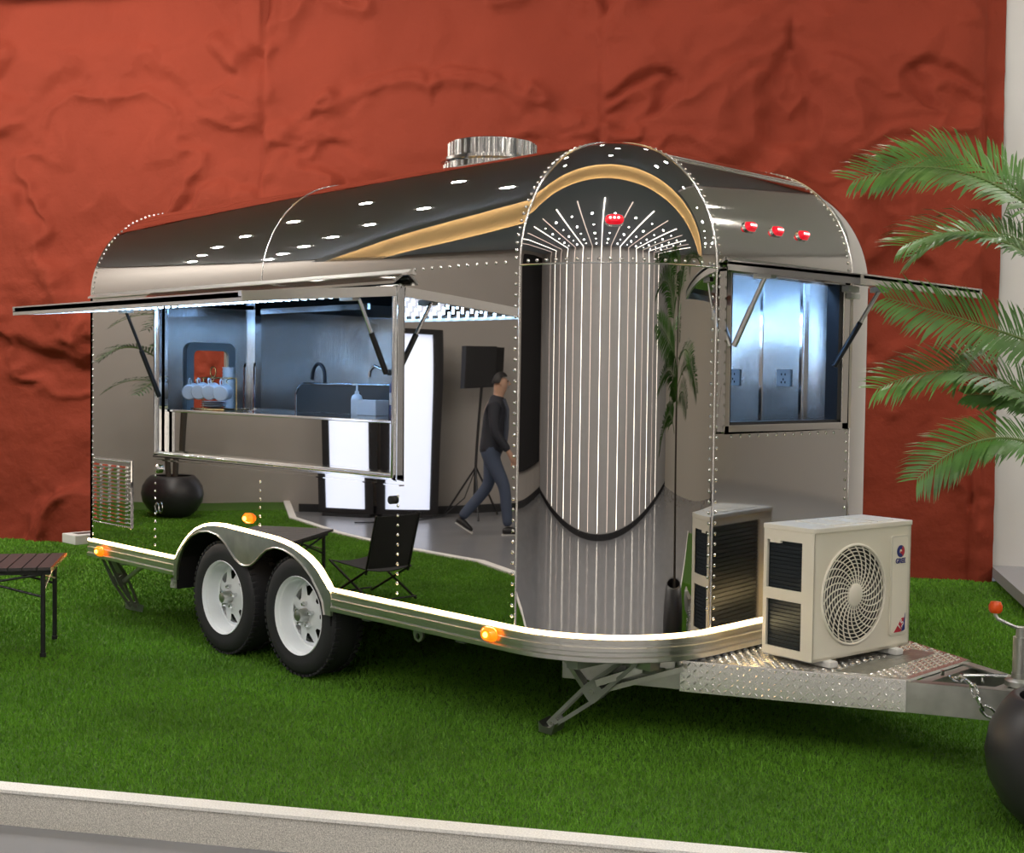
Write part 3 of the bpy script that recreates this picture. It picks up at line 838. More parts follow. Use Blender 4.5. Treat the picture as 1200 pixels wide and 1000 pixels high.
for x in (1.5628, 2.2862):
    wheel(x, 0.102, 1)
    wheel(x, W-0.102, -1)

# marker lamps
def marker(p, n_, up, m1, m2, w=0.085, h=0.055):
    p = Vector(p); n_ = Vector(n_).normalized(); up = Vector(up).normalized(); s_ = n_.cross(up).normalized()
    mb = MB(); pr = [p + s_*a + up*b for a, b in rrect(w, h, h*0.49, 5)]
    mb.prism(pr, n_*0.008)
    base = P_('marker_base', mb, 'chrome' if m1 == 'red_lens' else m1, TR)
    mb = MB()
    o_ = [p + n_*0.008 + s_*a*0.92 + up*b*0.92 for a, b in rrect(w, h, h*0.49, 5)]
    i_ = [p + n_*0.026 + s_*a*0.62 + up*b*0.60 for a, b in rrect(w, h, h*0.49, 5)]
    N_ = len(o_)
    mb.add(o_+i_, [(i,(i+1)%N_,N_+(i+1)%N_,N_+i) for i in range(N_)] + [tuple(range(N_,2*N_))])
    P_('marker_lens', mb, m1, base, smooth=True)
    mb = MB()
    for k in ((-1,0,1) if m1 == 'red_lens' else (0,)):
        mb.ball(p + n_*0.026 + s_*k*w*0.2, 0.006 if m1 == 'red_lens' else 0.013, 8, 6)
    P_('marker_bulb', mb, m2, base, smooth=True)
marker((1.837,-0.002,0.786),(0,-1,0),(0,0,1),'amber_lens','amber_core')
marker((0.188,-0.026,0.434),(0,-1,0),(0,0,1),'amber_lens','amber_core',0.10,0.062)
marker((3.758,-0.026,0.448),(0,-1,0),(0,0,1),'amber_lens','amber_core',0.10,0.062)
for y in (0.872, 1.085, 1.300):
    b = math.asin((2.245-HS)/R)
    marker((Ls+R*math.cos(b), y, HS+R*math.sin(b)), (math.cos(b),0,math.sin(b)), (-math.sin(b),0,math.cos(b)), 'red_lens', 'red_core', 0.085, 0.05)
pd = Vector((4.265,0.171,2.224)); nd = (pd-Vector((Ls,R,HS))).normalized()
marker(Vector((Ls,R,HS))+nd*R, nd, Vector((0,0,1))-nd*nd.z, 'red_lens', 'red_core', 0.085, 0.05)

# roof vent
vt = P_('roof_vent', MB().lathe((2.51,1.15,2.63), [(0.0,0.0),(0.27,0.0),(0.27,0.13),(0.29,0.14),(0.29,0.155),(0.245,0.165),(0.245,0.25),(0.235,0.255),(0.0,0.255)], 40), 'chrome', TR, smooth=True)
mb = MB()
for k in range(40):
    a = 2*PI*k/40
    for r_, z0, z1 in ((0.2715,2.645,2.755),(0.2465,2.80,2.875)):
        mb.tube([(2.51+r_*math.cos(a),1.15+r_*math.sin(a),z0),(2.51+r_*math.cos(a),1.15+r_*math.sin(a),z1)], 0.006, 6)
P_('vent_fins', mb, 'chrome', vt, smooth=True)

# louvred vent low on the side
lv = P_('louvre_vent', MB().box((0.055,-0.010,0.605),(0.548,0.0,1.03)), 'mirror_steel', TR, bevel=0.003)
mb = MB()
for i in range(4):
    for j in range(15):
        x0 = 0.088 + 0.112*i; z0 = 0.635 + 0.0245*j
        mb.add([(x0,-0.011,z0),(x0+0.076,-0.011,z0),(x0+0.076,-0.024,z0+0.003),(x0,-0.024,z0+0.003),(x0,-0.011,z0+0.015),(x0+0.076,-0.011,z0+0.015)],
               [(0,1,2,3),(3,2,5,4),(0,3,4),(1,5,2)])
P_('louvres', mb, 'chrome', lv, kind='stuff')
mb = MB()
for k in range(18):
    for z in (0.615, 1.018): mb.ball((0.072+0.027*k,-0.011,z), 0.006, 6, 4)
for k in range(14):
    for x in (0.065, 0.538): mb.ball((x,-0.011,0.64+0.027*k), 0.006, 6, 4)
P_('vent_rivets', mb, 'steel_rivet', lv, smooth=True, kind='stuff', weld=False)

# small side fittings
mb = MB(); mb.box((0.855,-0.012,0.735),(0.885,0,0.79)); 
P_('latch_ring', MB().tube([(0.872+0.02*math.cos(2*PI*k/16),-0.012,0.765+0.03*math.sin(2*PI*k/16)) for k in range(16)], 0.004, 6, closed=True), 'chrome', TR)
P_('prop_catch', MB().lathe((0.875,-0.005,1.00), [(0.028,0.01),(0.028,-0.01),(0.016,-0.02),(0,-0.02)], 16, axis=(0,1,0)), 'chrome', TR, smooth=True)
P_('prop_catch', MB().lathe((3.06,-0.005,0.98), [(0.02,0.01),(0.02,-0.014),(0,-0.016)], 14, axis=(0,1,0)), 'black_paint', TR, smooth=True)
P_('drain_pipe', MB().tube([(1.08,0.18,0.325),(0.90,0.12,0.325),(0.865,0.11,0.315),(0.86,0.11,0.275)], 0.024, 12), 'white_plastic', TR, smooth=True)
mb = MB()
o_ = [(3.226+0.034*math.cos(2*PI*k/20), 0.36+0.036*math.sin(2*PI*k/20)) for k in range(20)]
i_ = [(3.226+0.014*math.cos(2*PI*k/20), 0.35+0.015*math.sin(2*PI*k/20)) for k in range(20)]
ring2d(mb, o_, i_, lambda a, b: (a, 0.02, b), (0, 0.012, 0))
P_('tie_down_eye', mb, 'galvanised', TR)
mb = MB(); mb.box((-0.36,-0.02,0.435),(-0.17,0.20,0.497))
tb = P_('rear_bumper_box', mb, 'white_plastic', TR, bevel=0.006)
P_('box_inset', MB().box((-0.31,0.03,0.4965),(-0.23,0.15,0.4985)), 'dark_panel', tb)
P_('bumper_arm', MB().box((-0.18,0.07,0.44),(0.03,0.13,0.485)), 'galvanised', TR)

# stabiliser legs
def stabiliser(foot, hinge, brace, name='stabiliser_leg'):
    f = Vector(foot); h = Vector(hinge); b = Vector(brace)
    d = (h-f).normalized(); s_ = d.cross(Vector((0,0,1))).normalized()
    mb = MB()
    u_ = s_.cross(d).normalized(); L_ = (h-f).length
    if u_.z < 0: u_ = -u_
    for k in (-1, 1):
        c0 = f + Vector((0,0,0.03)) + s_*0.034*k
        for (a0, a1, w0, w1) in ((0.0, 0.50, 0.040, 0.088), (0.50, 1.0, 0.088, 0.056)):
            P4 = lambda a, b: c0 + d*a*L_ + u_*b
            out_ = [(a0,-w0/2),(a1,-w1/2),(a1,w1/2),(a0,w0/2)]
            inn_ = [(a0+0.09,-w0*0.20),(a1-0.07,-w1*0.28),(a1-0.07,w1*0.28),(a0+0.09,w0*0.20)]
            ring2d(mb, out_, inn_, P4, -s_*0.008*k)
    mb.bar(f.lerp(h,0.50)+Vector((0,0,0.075))-u_*0.004, f.lerp(h,0.98)+Vector((0,0,0.055)), 0.068, 0.006)
    leg = P_(name, mb, 'chassis_grey', TR)
    P_('brace', MB().bar(f.lerp(h,0.46)+Vector((0,0,0.02)), b, 0.04, 0.02), 'galvanised', leg)
    P_('foot', MB().prism([f+s_*0.06+Vector((0.03,0,0.0)), f+s_*0.06+Vector((-0.045,0,0.002)), f+s_*0.06+Vector((-0.05,0,0.045)), f+s_*0.06+Vector((-0.02,0,0.03)), f+s_*0.06+Vector((0.02,0,0.03)), f+s_*0.06+Vector((0.05,0,0.05))], -s_*0.12), 'galvanised', leg)
    for q in (0.03, 0.50, 0.97):
        p = f.lerp(h,q)+Vector((0,0,0.03)); P_('pin', MB().tube([p-s_*0.042, p+s_*0.042], 0.011, 10), 'galvanised', leg, smooth=True)
stabiliser((3.89,0.24,0.0), (4.28,0.36,0.352), (3.90,0.27,0.375))
stabiliser((0.06,0.28,0.0), (-0.005+0.10,-0.0+0.06,0.375), (0.36,0.30,0.42))
mb = MB(); mb.box((4.10,0.34,0.33),(4.36,0.40,0.385)); mb.bar((3.95,0.22,0.36),(4.40,0.46,0.36),0.03,0.05)
P_('leg_bracket', mb, 'galvanised', TR)
P_('leg_link', MB().bar((4.09,0.30,0.20),(4.46,0.44,0.345),0.03,0.022).bar((4.12,0.27,0.25),(4.30,0.36,0.33),0.02,0.03), 'galvanised', TR)

# tow tongue and tread plate platform
PZ = 0.37
NA_, NB_ = Vector((4.42,0.468,0)), Vector((5.25,0.87,0))
FA_, FB_ = Vector((4.42,W-0.468,0)), Vector((5.25,W-0.87,0))
quad = [NA_, NB_, FB_, FA_]
pl = P_('tread_platform', MB().prism([p+Vector((0,0,PZ-0.012)) for p in quad], (0,0,0.012)), 'tread_plate', TR)
def lozenges(mb, org, ux, uy, nrm, pts_inside, sx, sy, L=0.027, wd=0.009, hh=0.004):
    k = 0
    nx, ny = sx, sy
    for i in range(nx):
        for j in range(ny):
            p = org + ux*(0.012+0.026*i) + uy*(0.012+0.026*j)
            if not pts_inside(p): continue
            d = (ux+uy).normalized() if (i+j) % 2 else (ux-uy).normalized()
            s_ = nrm.cross(d).normalized()
            mb.add([p-d*L/2+nrm*0.0002, p+s_*wd/2+nrm*0.0002, p+d*L/2+nrm*0.0002, p-s_*wd/2+nrm*0.0002, p-d*L*0.2+nrm*hh, p+d*L*0.2+nrm*hh],
                   [(0,4,1),(1,4,5),(1,5,2),(2,5,3),(3,5,4),(3,4,0)])
def in_quad(p):
    for a, b in zip(quad, quad[1:]+quad[:1]):
        e = b-a
        if e.x*(p.y-a.y)-e.y*(p.x-a.x) < 0.012: return False
    return True
mb = MB()
lozenges(mb, Vector((4.42,0.46,PZ)), Vector((1,0,0)), Vector((0,1,0)), Vector((0,0,1)), in_quad, 33, 54)
P_('tread_studs', mb, 'tread_plate', pl, kind='stuff', weld=False)
dA = (NB_-NA_); LA = dA.length; dA = dA.normalized(); nA = Vector((dA.y,-dA.x,0))
def side_face(a, d, nrm, L, name):
    mb = MB().obox(a + d*L/2 - nrm*0.004 + Vector((0,0,PZ-0.068)), d, nrm, (0,0,1), L, 0.008, 0.128)
    f_ = P_(name, mb, 'tread_plate', pl)
    mb = MB()
    lozenges(mb, a + Vector((0,0,PZ-0.130)), d, Vector((0,0,1)), nrm, lambda p: True, int(L/0.026)-0, 5)
    P_('side_studs', mb, 'tread_plate', pl, kind='stuff', weld=False)
side_face(NA_+nA*0.004, dA, nA, LA, 'platform_side')
dF = (FB_-FA_).normalized(); nF = Vector((-dF.y,dF.x,0))
P_('platform_side', MB().obox(FA_ + dF*LA/2 + nF*0.004 + Vector((0,0,PZ-0.068)), dF, nF, (0,0,1), LA, 0.008, 0.128), 'tread_plate', pl)
P_('platform_plain_plate', MB().prism([(4.98,0.765,PZ+0.0005),(5.10,0.83,PZ+0.0005),(5.10,1.43,PZ+0.0005),(4.98,1.43,PZ+0.0005)], (0,0,0.003)), 'galvanised', pl)
HC = Vector((5.86,W/2,0))
mb = MB()
for a, b in ((NA_+Vector((-0.5,-0.20,0)), NB_), (FA_+Vector((-0.5,0.20,0)), FB_)):
    d = (b-a).normalized(); sgn_ = 1 if a.y < W/2 else -1
    e = b + d*0.66
    s_ = Vector((-d.y, d.x, 0))*sgn_
    for (off, w_, z0, z1) in ((0.006,0.008,0.238,0.362),(0.03,0.048,0.354,0.362),(0.03,0.048,0.238,0.246)):
        mb.obox((a+e)/2 + s_*(off+0.0) + Vector((0,0,(z0+z1)/2)), d, s_, (0,0,1), (e-a).length, w_, z1-z0)
tg = P_('tow_frame', mb, 'galvanised', TR)
P_('cross_member', MB().box((5.255,0.90,0.25),(5.30,W-0.90,0.355)).box((5.52,1.02,0.25),(5.56,W-1.02,0.355)), 'galvanised', tg)
cp = P_('coupler', MB().box((5.72,W/2-0.06,0.30),(6.02,W/2+0.06,0.40)).ball((6.05,W/2,0.35), 0.07, 14, 10), 'galvanised', TR, smooth=True)
jk = P_('jockey_jack', MB().tube([(5.595,W/2,0.10),(5.595,W/2,0.56)], 0.032, 16).tube([(5.595,W/2,0.56),(5.595,W/2,0.60)], 0.022, 14), 'galvanised', TR, smooth=True)
P_('jack_collar', MB().lathe((5.595,W/2,0.365), [(0.06,0),(0.06,0.02),(0.035,0.03),(0.035,0.05)], 18), 'galvanised', jk, smooth=True)
hd = P_('jack_handle', MB().tube([(5.595,W/2,0.595),(5.575,W/2-0.02,0.60),(5.515,W/2-0.04,0.625),(5.505,W/2-0.043,0.64),(5.505,W/2-0.043,0.655)], 0.007, 8), 'galvanised', jk, smooth=True)
P_('jack_knob', MB().lathe((5.505,W/2-0.043,0.648), [(0.0,0),(0.020,0.002),(0.026,0.012),(0.027,0.03),(0.020,0.046),(0,0.049)], 14), 'orange_plastic', hd, smooth=True)
P_('jack_foot', MB().lathe((5.595,W/2,0.0), [(0.0,0.0),(0.07,0.0),(0.07,0.012),(0.022,0.02),(0.022,0.12)], 16), 'galvanised', jk, smooth=True)
# bolts and safety chain
mb = MB()
for x in (5.30, 5.38, 5.47):
    mb.tube([(x,1.08,0.364),(x,1.08,0.385)], 0.008, 8)
P_('bracket_bolts', mb, 'chrome', tg, smooth=True, kind='stuff')
P_('hitch_bolt', MB().tube([(5.40,1.06,0.385),(5.55,1.13,0.40)], 0.007, 8), 'chrome', tg, smooth=True)
def chain_link(c, d, up, parent):
    c = Vector(c); d = Vector(d).normalized(); up = Vector(up); up = (up-d*up.dot(d)).normalized()
    pts = []
    for k in range(20):
        a = 2*PI*k/20
        pts.append(c + d*(0.032*math.cos(a)) + up*(0.018*math.sin(a)))
    P_('chain_link', MB().tube(pts, 0.006, 8, closed=True), 'chrome', parent, smooth=True)
ch = P_('safety_chain', MB().tube([(5.40+0.028*math.cos(2*PI*k/18),0.99+0.02*math.sin(2*PI*k/18),0.385+0.006*math.sin(4*PI*k/18)) for k in range(18)], 0.006, 8, closed=True), 'chrome', TR, smooth=True)
cpts = [(5.445,0.985,0.385),(5.48,0.97,0.372),(5.505,0.955,0.335),(5.53,0.955,0.295),(5.57,0.97,0.27),(5.62,1.0,0.265),(5.67,1.04,0.28)]
for i, p in enumerate(cpts[:-1]):
    chain_link((Vector(p)+Vector(cpts[i+1]))/2, Vector(cpts[i+1])-Vector(p), (0,0,1) if i % 2 else (0.5,-0.8,0.2), ch)

# ================================================================== AIR CONDITIONER
AW, ADp, AH = 0.66, 0.27, 0.535
ac0 = Vector((4.905, 0.722, PZ+0.004))
wv = Vector((0.130, 0.9915, 0)).normalized(); dv = Vector((-wv.y, wv.x, 0)); zv = Vector((0,0,1))
AC = thing('air_conditioner', 'cream outdoor air conditioner unit with round fan grille on the tread plate platform', 'air conditioner', ac0 + wv*AW/2 + dv*ADp/2)
def A3(a, b, c): return ac0 + wv*a + dv*b + zv*(c+0.028)
def abox(mb, a0, a1, b0, b1, c0, c1):
    return mb.obox(A3((a0+a1)/2,(b0+b1)/2,(c0+c1)/2), wv, dv, zv, a1-a0, b1-b0, c1-c0)
# front face with round opening
FCx, FCz, FR = 0.265, 0.262, 0.212
mb = MB(); NS = 64
circ = [(FCx+FR*math.cos(2*PI*k/NS), FCz+FR*math.sin(2*PI*k/NS)) for k in range(NS)]
def sq(k):
    a = 2*PI*k/NS; cx, cz = math.cos(a), math.sin(a)
    tx = ((AW-FCx) if cx > 0 else FCx)/max(abs(cx),1e-9); tz = ((AH-FCz) if cz > 0 else FCz)/max(abs(cz),1e-9)
    t = min(tx, tz); return (FCx+cx*t, FCz+cz*t)
sqp = [sq(k) for k in range(NS)]
for cx_, cz_ in ((0,0),(AW,0),(AW,AH),(0,AH)):
    i = min(range(NS), key=lambda k: (sqp[k][0]-cx_)**2+(sqp[k][1]-cz_)**2); sqp[i] = (cx_, cz_)
ring2d(mb, sqp, circ, lambda a, c: A3(a, 0, c), dv*0.012)
P_('front_casing', mb, 'ac_white', AC)
mb = MB(); abox(mb, 0, AW, 0, ADp, -0.0, 0.012); abox(mb, AW-0.012, AW, 0, ADp, 0, AH)
P_('casing', mb, 'ac_white', AC)
mb = MB(); abox(mb, -0.004, AW+0.004, -0.004, ADp+0.004, AH, AH+0.022)
top = P_('top_cover', mb, 'ac_white2', AC, bevel=0.004)
mb = MB()
for k in range(3): abox(mb, 0.16+0.15*k, 0.27+0.15*k, 0.03, ADp-0.03, AH+0.022, AH+0.026)
P_('top_ribs', mb, 'ac_white2', top)
# side with two coil openings
mb = MB()
so = [(0.0,0.0),(ADp,0.0),(ADp,AH),(0.0,AH)]
for b0, b1, c0, c1 in ((0.0,0.062,0,AH),(0.252,ADp,0,AH),(0.062,0.252,0,0.035),(0.062,0.252,0.237,0.285),(0.062,0.252,AH-0.045,AH)):
    abox(mb, -0.002, 0.008, b0, b1, c0, c1)
P_('side_casing', mb, 'ac_white2', AC)
mb = MB()
for c0, c1 in ((0.035,0.232),(0.285,AH-0.045)):
    for i in range(12):
        z_ = c0 + (c1-c0)*(i+0.5)/12
        abox(mb, 0.014, 0.020, 0.06, 0.25, z_-0.0065, z_+0.0065)
P_('coil_fins', mb, 'ac_fin', AC)
mb = MB(); abox(mb, 0.02, 0.026, 0.03, 0.26, 0.02, AH-0.01); abox(mb, 0.02, AW-0.02, ADp-0.03, ADp-0.02, 0.02, AH-0.01)
for i in range(24):
    z_ = 0.03+(AH-0.05)*(i+0.5)/24
    abox(mb, 0.02, AW-0.05, ADp-0.020, ADp-0.010, z_-0.008, z_+0.008)
P_('rear_coil', mb, 'ac_fin', AC)
mb = MB()
abox(mb, 0.0, 0.03, ADp-0.012, ADp, 0, AH); abox(mb, 0.0, AW, ADp-0.012, ADp, 0, 0.03); abox(mb, 0.0, AW, ADp-0.012, ADp, AH-0.03, AH); abox(mb, AW-0.12, AW, ADp-0.012, ADp, 0, AH)
P_('rear_casing', mb, 'ac_white2', AC)
mb = MB(); abox(mb, -0.004, 0.010, 0.178, 0.235, AH-0.056, AH-0.045); P_('coil_tab', mb, 'ac_white2', AC)
# fan and guard
mb = MB()
mb.lathe(A3(FCx,0.06,FCz), [(0.05,0.0),(0.05,0.04)], 20, axis=dv)
for k in range(3):
    a0 = 2*PI*k/3
    G = []
    for i in range(8):
        r_ = 0.05+0.145*i/7
        G.append([A3(FCx+r_*math.cos(a0+0.25*i/7+q*0.9), 0.055+0.04*q, FCz+r_*math.sin(a0+0.25*i/7+q*0.9)) for q in (0,0.25,0.5,0.75,1)])
    mb.grid(G)
P_('fan', mb, 'ac_plate', AC, smooth=True)
P_('fan_shroud', MB().lathe(A3(FCx,0,FCz), [(FR-0.002,0.010),(FR-0.010,0.12),(0.0,0.122)], 40, axis=dv), 'black_paint', AC, smooth=True)
g_c = lambda r_, a, h=0.0: A3(FCx+r_*math.cos(a), h, FCz+r_*math.sin(a))
mb = MB()
for k in range(26):
    a0 = 2*PI*k/26
    mb.tube([g_c(0.045+0.165*i/7, a0+0.62*(i/7)**1.3, -0.008+0.006*(i/7)) for i in range(8)], 0.0032, 5)
gd = P_('fan_guard', mb, 'ac_white2', AC, smooth=True)
mb = MB()
for r_ in (0.065,0.082,0.099,0.116,0.133,0.150,0.167,0.184,0.199):
    mb.tube([g_c(r_, 2*PI*i/48, -0.005) for i in range(48)], 0.0021, 5, closed=True)
P_('guard_rings', mb, 'ac_white2', gd, smooth=True)
P_('guard_rim', MB().tube([g_c(FR, 2*PI*i/48, -0.002) for i in range(48)], 0.0065, 8, closed=True), 'ac_white2', gd, smooth=True)
P_('guard_hub', MB().lathe(A3(FCx,0,FCz), [(0.048,0.0),(0.048,-0.010),(0.042,-0.014),(0.0,-0.015)], 24, axis=dv), 'ac_white2', gd, smooth=True)
# badge plate
mb = MB(); mb.prism([A3(0.575+a, 0.0, 0.275+c) for a, c in rrect(0.125, 0.44, 0.014, 4)], -dv*0.006)
bp = P_('badge_plate', mb, 'ac_plate', AC)
mb = MB(); mb.prism([A3(0.575+a, -0.0062, 0.275+c) for a, c in rrect(0.108, 0.42, 0.010, 4)], -dv*0.001)
P_('badge_inlay', mb, 'ac_white2', bp)
def disc_arc(mb, r0, r1, a0, a1, cx, cz, h):
    pts = [(cx+r1*math.cos(math.radians(a0+(a1-a0)*i/14)), cz+r1*math.sin(math.radians(a0+(a1-a0)*i/14))) for i in range(15)]
    pts += [(cx+r0*math.cos(math.radians(a1-(a1-a0)*i/14)), cz+r0*math.sin(math.radians(a1-(a1-a0)*i/14))) for i in range(15)]
    mb.prism([A3(a, h, c) for a, c in pts], -dv*0.001)
mb = MB(); disc_arc(mb, 0.009, 0.027, 60, 300, 0.577, 0.425, -0.0074); P_('logo_arc', mb, 'logo_blue', bp)
mb = MB(); disc_arc(mb, 0.0085, 0.027, -58, 55, 0.577, 0.425, -0.0074)
mb.prism([A3(a,-0.0078,c) for a, c in ((0.574,0.414),(0.602,0.414),(0.602,0.424),(0.574,0.424))], -dv*0.001); P_('logo_arc', mb, 'logo_red', bp)
def text_mesh(txt, size, frame, m, name, parent, shear=0.0, bold=0.0):
    cu_ = bpy.data.curves.new('txt', 'FONT'); cu_.body = txt; cu_.size = size; cu_.align_x = 'CENTER'; cu_.align_y = 'CENTER'; cu_.extrude = 0.0006; cu_.offset = bold; cu_.shear = shear
    to = bpy.data.objects.new('txt', cu_); COL.objects.link(to)
    dg = bpy.context.evaluated_depsgraph_get()
    me = bpy.data.meshes.new_from_object(to.evaluated_get(dg))
    bpy.data.objects.remove(to)
    o, ux, uy, un = frame
    org = ORG[parent.name]
    for v in me.vertices:
        c_ = v.co.copy(); v.co = o + ux*c_.x + uy*c_.y + un*c_.z - org
    me.materials.clear()
    return link(name, me, m, parent)
text_mesh('GREE', 0.030, (A3(0.577,-0.0080,0.382), wv, zv, -dv), 'logo_blue', 'lettering', bp, 0, 0.0012)
mb = MB(); mb.prism([A3(a,-0.0075,c) for a, c in ((0.540,0.068),(0.590,0.068),(0.612,0.128),(0.596,0.128))], -dv*0.001); P_('sticker', mb, 'logo_red', bp)
mb = MB(); mb.prism([A3(a,-0.0075,c) for a, c in ((0.594,0.068),(0.618,0.074),(0.620,0.150),(0.614,0.128))], -dv*0.001); P_('sticker', mb, 'logo_blue', bp)
text_mesh('1.5', 0.036, (A3(0.588,-0.0088,0.098), (wv*0.72+zv*0.69).normalized(), (zv*0.72-wv*0.69).normalized(), -dv), 'white_plastic', 'lettering', bp, 0, 0.001)
for a in (0.10, 0.55):
    P_('mount_foot', MB().obox(ac0 + wv*a + dv*ADp/2 + zv*0.014, wv, dv, zv, 0.05, ADp+0.07, 0.028), 'white_plastic', AC, bevel=0.006)

# ================================================================== THINGS ON THE COUNTER
CZ = 1.355
rack = thing('cup_rack', 'gold wire rack holding white mugs on the serving counter', 'rack', (1.10,0.22,CZ))
mb = MB()
for x in (1.00, 1.36):
    mb.tube([(x,0.22,CZ+0.006),(x,0.22,CZ+0.19)], 0.004, 8)
mb.tube([(1.00,0.22,CZ+0.19),(1.36,0.22,CZ+0.19)], 0.004, 8)
mb.tube([(1.00,0.14,CZ+0.006),(1.36,0.14,CZ+0.006),(1.36,0.30,CZ+0.006),(1.00,0.30,CZ+0.006)], 0.004, 8, closed=True)
mb.tube([(1.11+0.03*math.cos(2*PI*k/14),0.22,CZ+0.225+0.03*math.sin(2*PI*k/14)) for k in range(14)], 0.004, 6, closed=True)
P_('wire_frame', mb, 'gold_wire', rack, smooth=True)
mb = MB()
for x in (1.0,1.09,1.19,1.34):
    mb.tube([(x,0.22,CZ+0.19),(x,0.18,CZ+0.185),(x,0.165,CZ+0.172),(x,0.172,CZ+0.162)], 0.003, 6)
P_('hook', mb, 'gold_wire', rack, smooth=True)
def mug(c, ax, label):
    c = Vector(c); ax = Vector(ax).normalized()
    r = thing('mug', label, 'mug', c, 'white mugs hanging on the wire rack')
    P_('cup_body', MB().lathe(c, [(0.0,-0.040),(0.040,-0.040),(0.046,-0.034),(0.049,0.04),(0.045,0.04),(0.042,-0.030),(0.0,-0.034)], 24, axis=ax), 'porcelain', r, smooth=True)
    s_ = ax.cross(Vector((1,0,0))).normalized()
    if s_.z < 0: s_ = -s_
    P_('handle', MB().tube([c+ax*0.02+s_*0.047, c+ax*0.018+s_*0.070, c-ax*0.004+s_*0.078, c-ax*0.022+s_*0.068, c-ax*0.024+s_*0.047], 0.005, 8), 'porcelain', r, smooth=True)
mug((0.965,0.16,CZ+0.105),(-0.62,0.78,0.1),'white mug at the end of the gold wire rack beside the paper cups')
for x, lb in ((1.082,'second white mug from the paper cups on the gold wire rack'),(1.199,'third white mug from the paper cups on the gold wire rack')):
    mug((x,0.152,CZ+0.110),(-0.62,0.78,0.15),lb)
mug((1.350,0.135,CZ+0.105),(-0.62,0.78,0.1),'white mug hanging apart at the far end of the gold wire rack')
for k in range(3):
    o = build(MB().lathe((1.11,0.225,CZ+0.012+0.013*k), [(0.0,0.0),(0.04,0.0),(0.075,0.011),(0.074,0.014),(0.04,0.004),(0.0,0.004)], 28), 'saucer', 'porcelain', None, smooth=True, origin=(1.11,0.225,CZ+0.012+0.013*k))
    tag(o, ('lowest', 'middle', 'topmost')[k] + ' white saucer stacked at the foot of the mug rack', 'saucer', 'saucers stacked under the mugs')
cp_ = thing('paper_cup_stack', 'tall stack of white paper cups beside the mug rack', 'cups', (0.96,0.42,CZ))
for k in range(9):
    P_('paper_cup', MB().lathe((0.96,0.42,CZ+0.022*k), [(0.030,0.0),(0.036,0.075),(0.038,0.075),(0.038,0.080),(0.034,0.080),(0.028,0.004)], 18, closed=True), 'white_plastic', cp_, smooth=True)
for x, lb in ((0.955, 'slim chrome tumbler stand hidden behind the paper cups'), (1.06, 'slim chrome tumbler stand beside the paper cups')):
    o = build(MB().tube([(x,0.54,CZ),(x,0.54,CZ+0.26)], 0.008, 8).tube([(x,0.54,CZ+0.26),(x+0.02,0.53,CZ+0.28)], 0.007, 8).lathe((x,0.54,CZ),[(0.035,0),(0.035,0.006),(0,0.007)],14), 'tumbler_stand', 'chrome', None, smooth=True, origin=(x,0.54,CZ))
    tag(o, lb, 'stand', 'chrome stands on the counter')
so_ = thing('soap_dispenser', 'white pump soap bottle in front of the dark splash guard', 'soap bottle', (2.26,0.40,CZ))
P_('bottle', MB().lathe((2.26,0.40,CZ), [(0,0),(0.030,0),(0.032,0.01),(0.032,0.085),(0.026,0.105),(0.012,0.115),(0.012,0.13),(0,0.13)], 18), 'white_plastic', so_, smooth=True)
P_('pump', MB().tube([(2.26,0.40,CZ+0.13),(2.26,0.40,CZ+0.165),(2.225,0.40,CZ+0.165)], 0.006, 8), 'white_plastic', so_, smooth=True)
tb_ = thing('tissue_box', 'small white tissue box beside the soap bottle', 'box', (2.38,0.42,CZ))
P_('carton', MB().box((2.30,0.37,CZ),(2.46,0.46,CZ+0.085)), 'white_plastic', tb_, bevel=0.004)
P_('slot', MB().box((2.34,0.405,CZ+0.085),(2.42,0.425,CZ+0.0865)), 'dark_gap', tb_)
sb = thing('spray_bottle', 'dark blue spray bottle with pale label next to the window post', 'bottle', (2.86,0.18,CZ))
P_('bottle', MB().lathe((2.86,0.18,CZ), [(0,0),(0.034,0),(0.036,0.01),(0.036,0.17),(0.02,0.20),(0.014,0.215),(0,0.215)], 18), 'blue_label', sb, smooth=True)
P_('label', MB().lathe((2.86,0.18,CZ), [(0.0365,0.07),(0.0365,0.13)], 18), 'white_plastic', sb, smooth=True)
P_('trigger', MB().box((2.845,0.13,CZ+0.215),(2.875,0.20,CZ+0.245)), 'black_paint', sb, bevel=0.004)

# ================================================================== FOLDING TABLE
tq = Vector((-0.845,0.535,0)); tl = Vector((-0.535,-0.845,0))
T0_ = Vector((1.065,-0.745,0))
TB = thing('folding_table', 'low black folding camping table with slatted top on the turf', 'table', T0_ + tq*0.29 + tl*0.45)
TZ = 0.50
nsl = 12
for k in range(nsl):
    a = T0_ + tl*(0.012 + 0.075*k + 0.0365)
    P_('slat', MB().obox(a + tq*0.29 + zv*(TZ-0.008), tl, tq, zv, 0.068, 0.58, 0.016), 'table_slat', TB)
P_('end_bar', MB().obox(T0_ + tl*0.006 + tq*0.29 + zv*(TZ-0.008), tl, tq, zv, 0.014, 0.585, 0.018), 'gold_wire', TB)
mb = MB()
for q in (0.05, 0.53): mb.bar(T0_+tl*0.02+tq*q+zv*(TZ-0.032), T0_+tl*0.90+tq*q+zv*(TZ-0.032), 0.022, 0.026)
P_('side_rail', mb, 'black_paint', TB)
for l_ in (0.06, 0.84):
    for q in (0.05, 0.53):
        f_ = T0_ + tl*(l_+(0.0)) + tq*q
        P_('leg', MB().tube([f_, f_+zv*(TZ-0.03)], 0.013, 10).lathe(f_, [(0.017,0),(0.017,0.02),(0.013,0.022)], 10), 'black_paint', TB, smooth=True)
mb = MB()
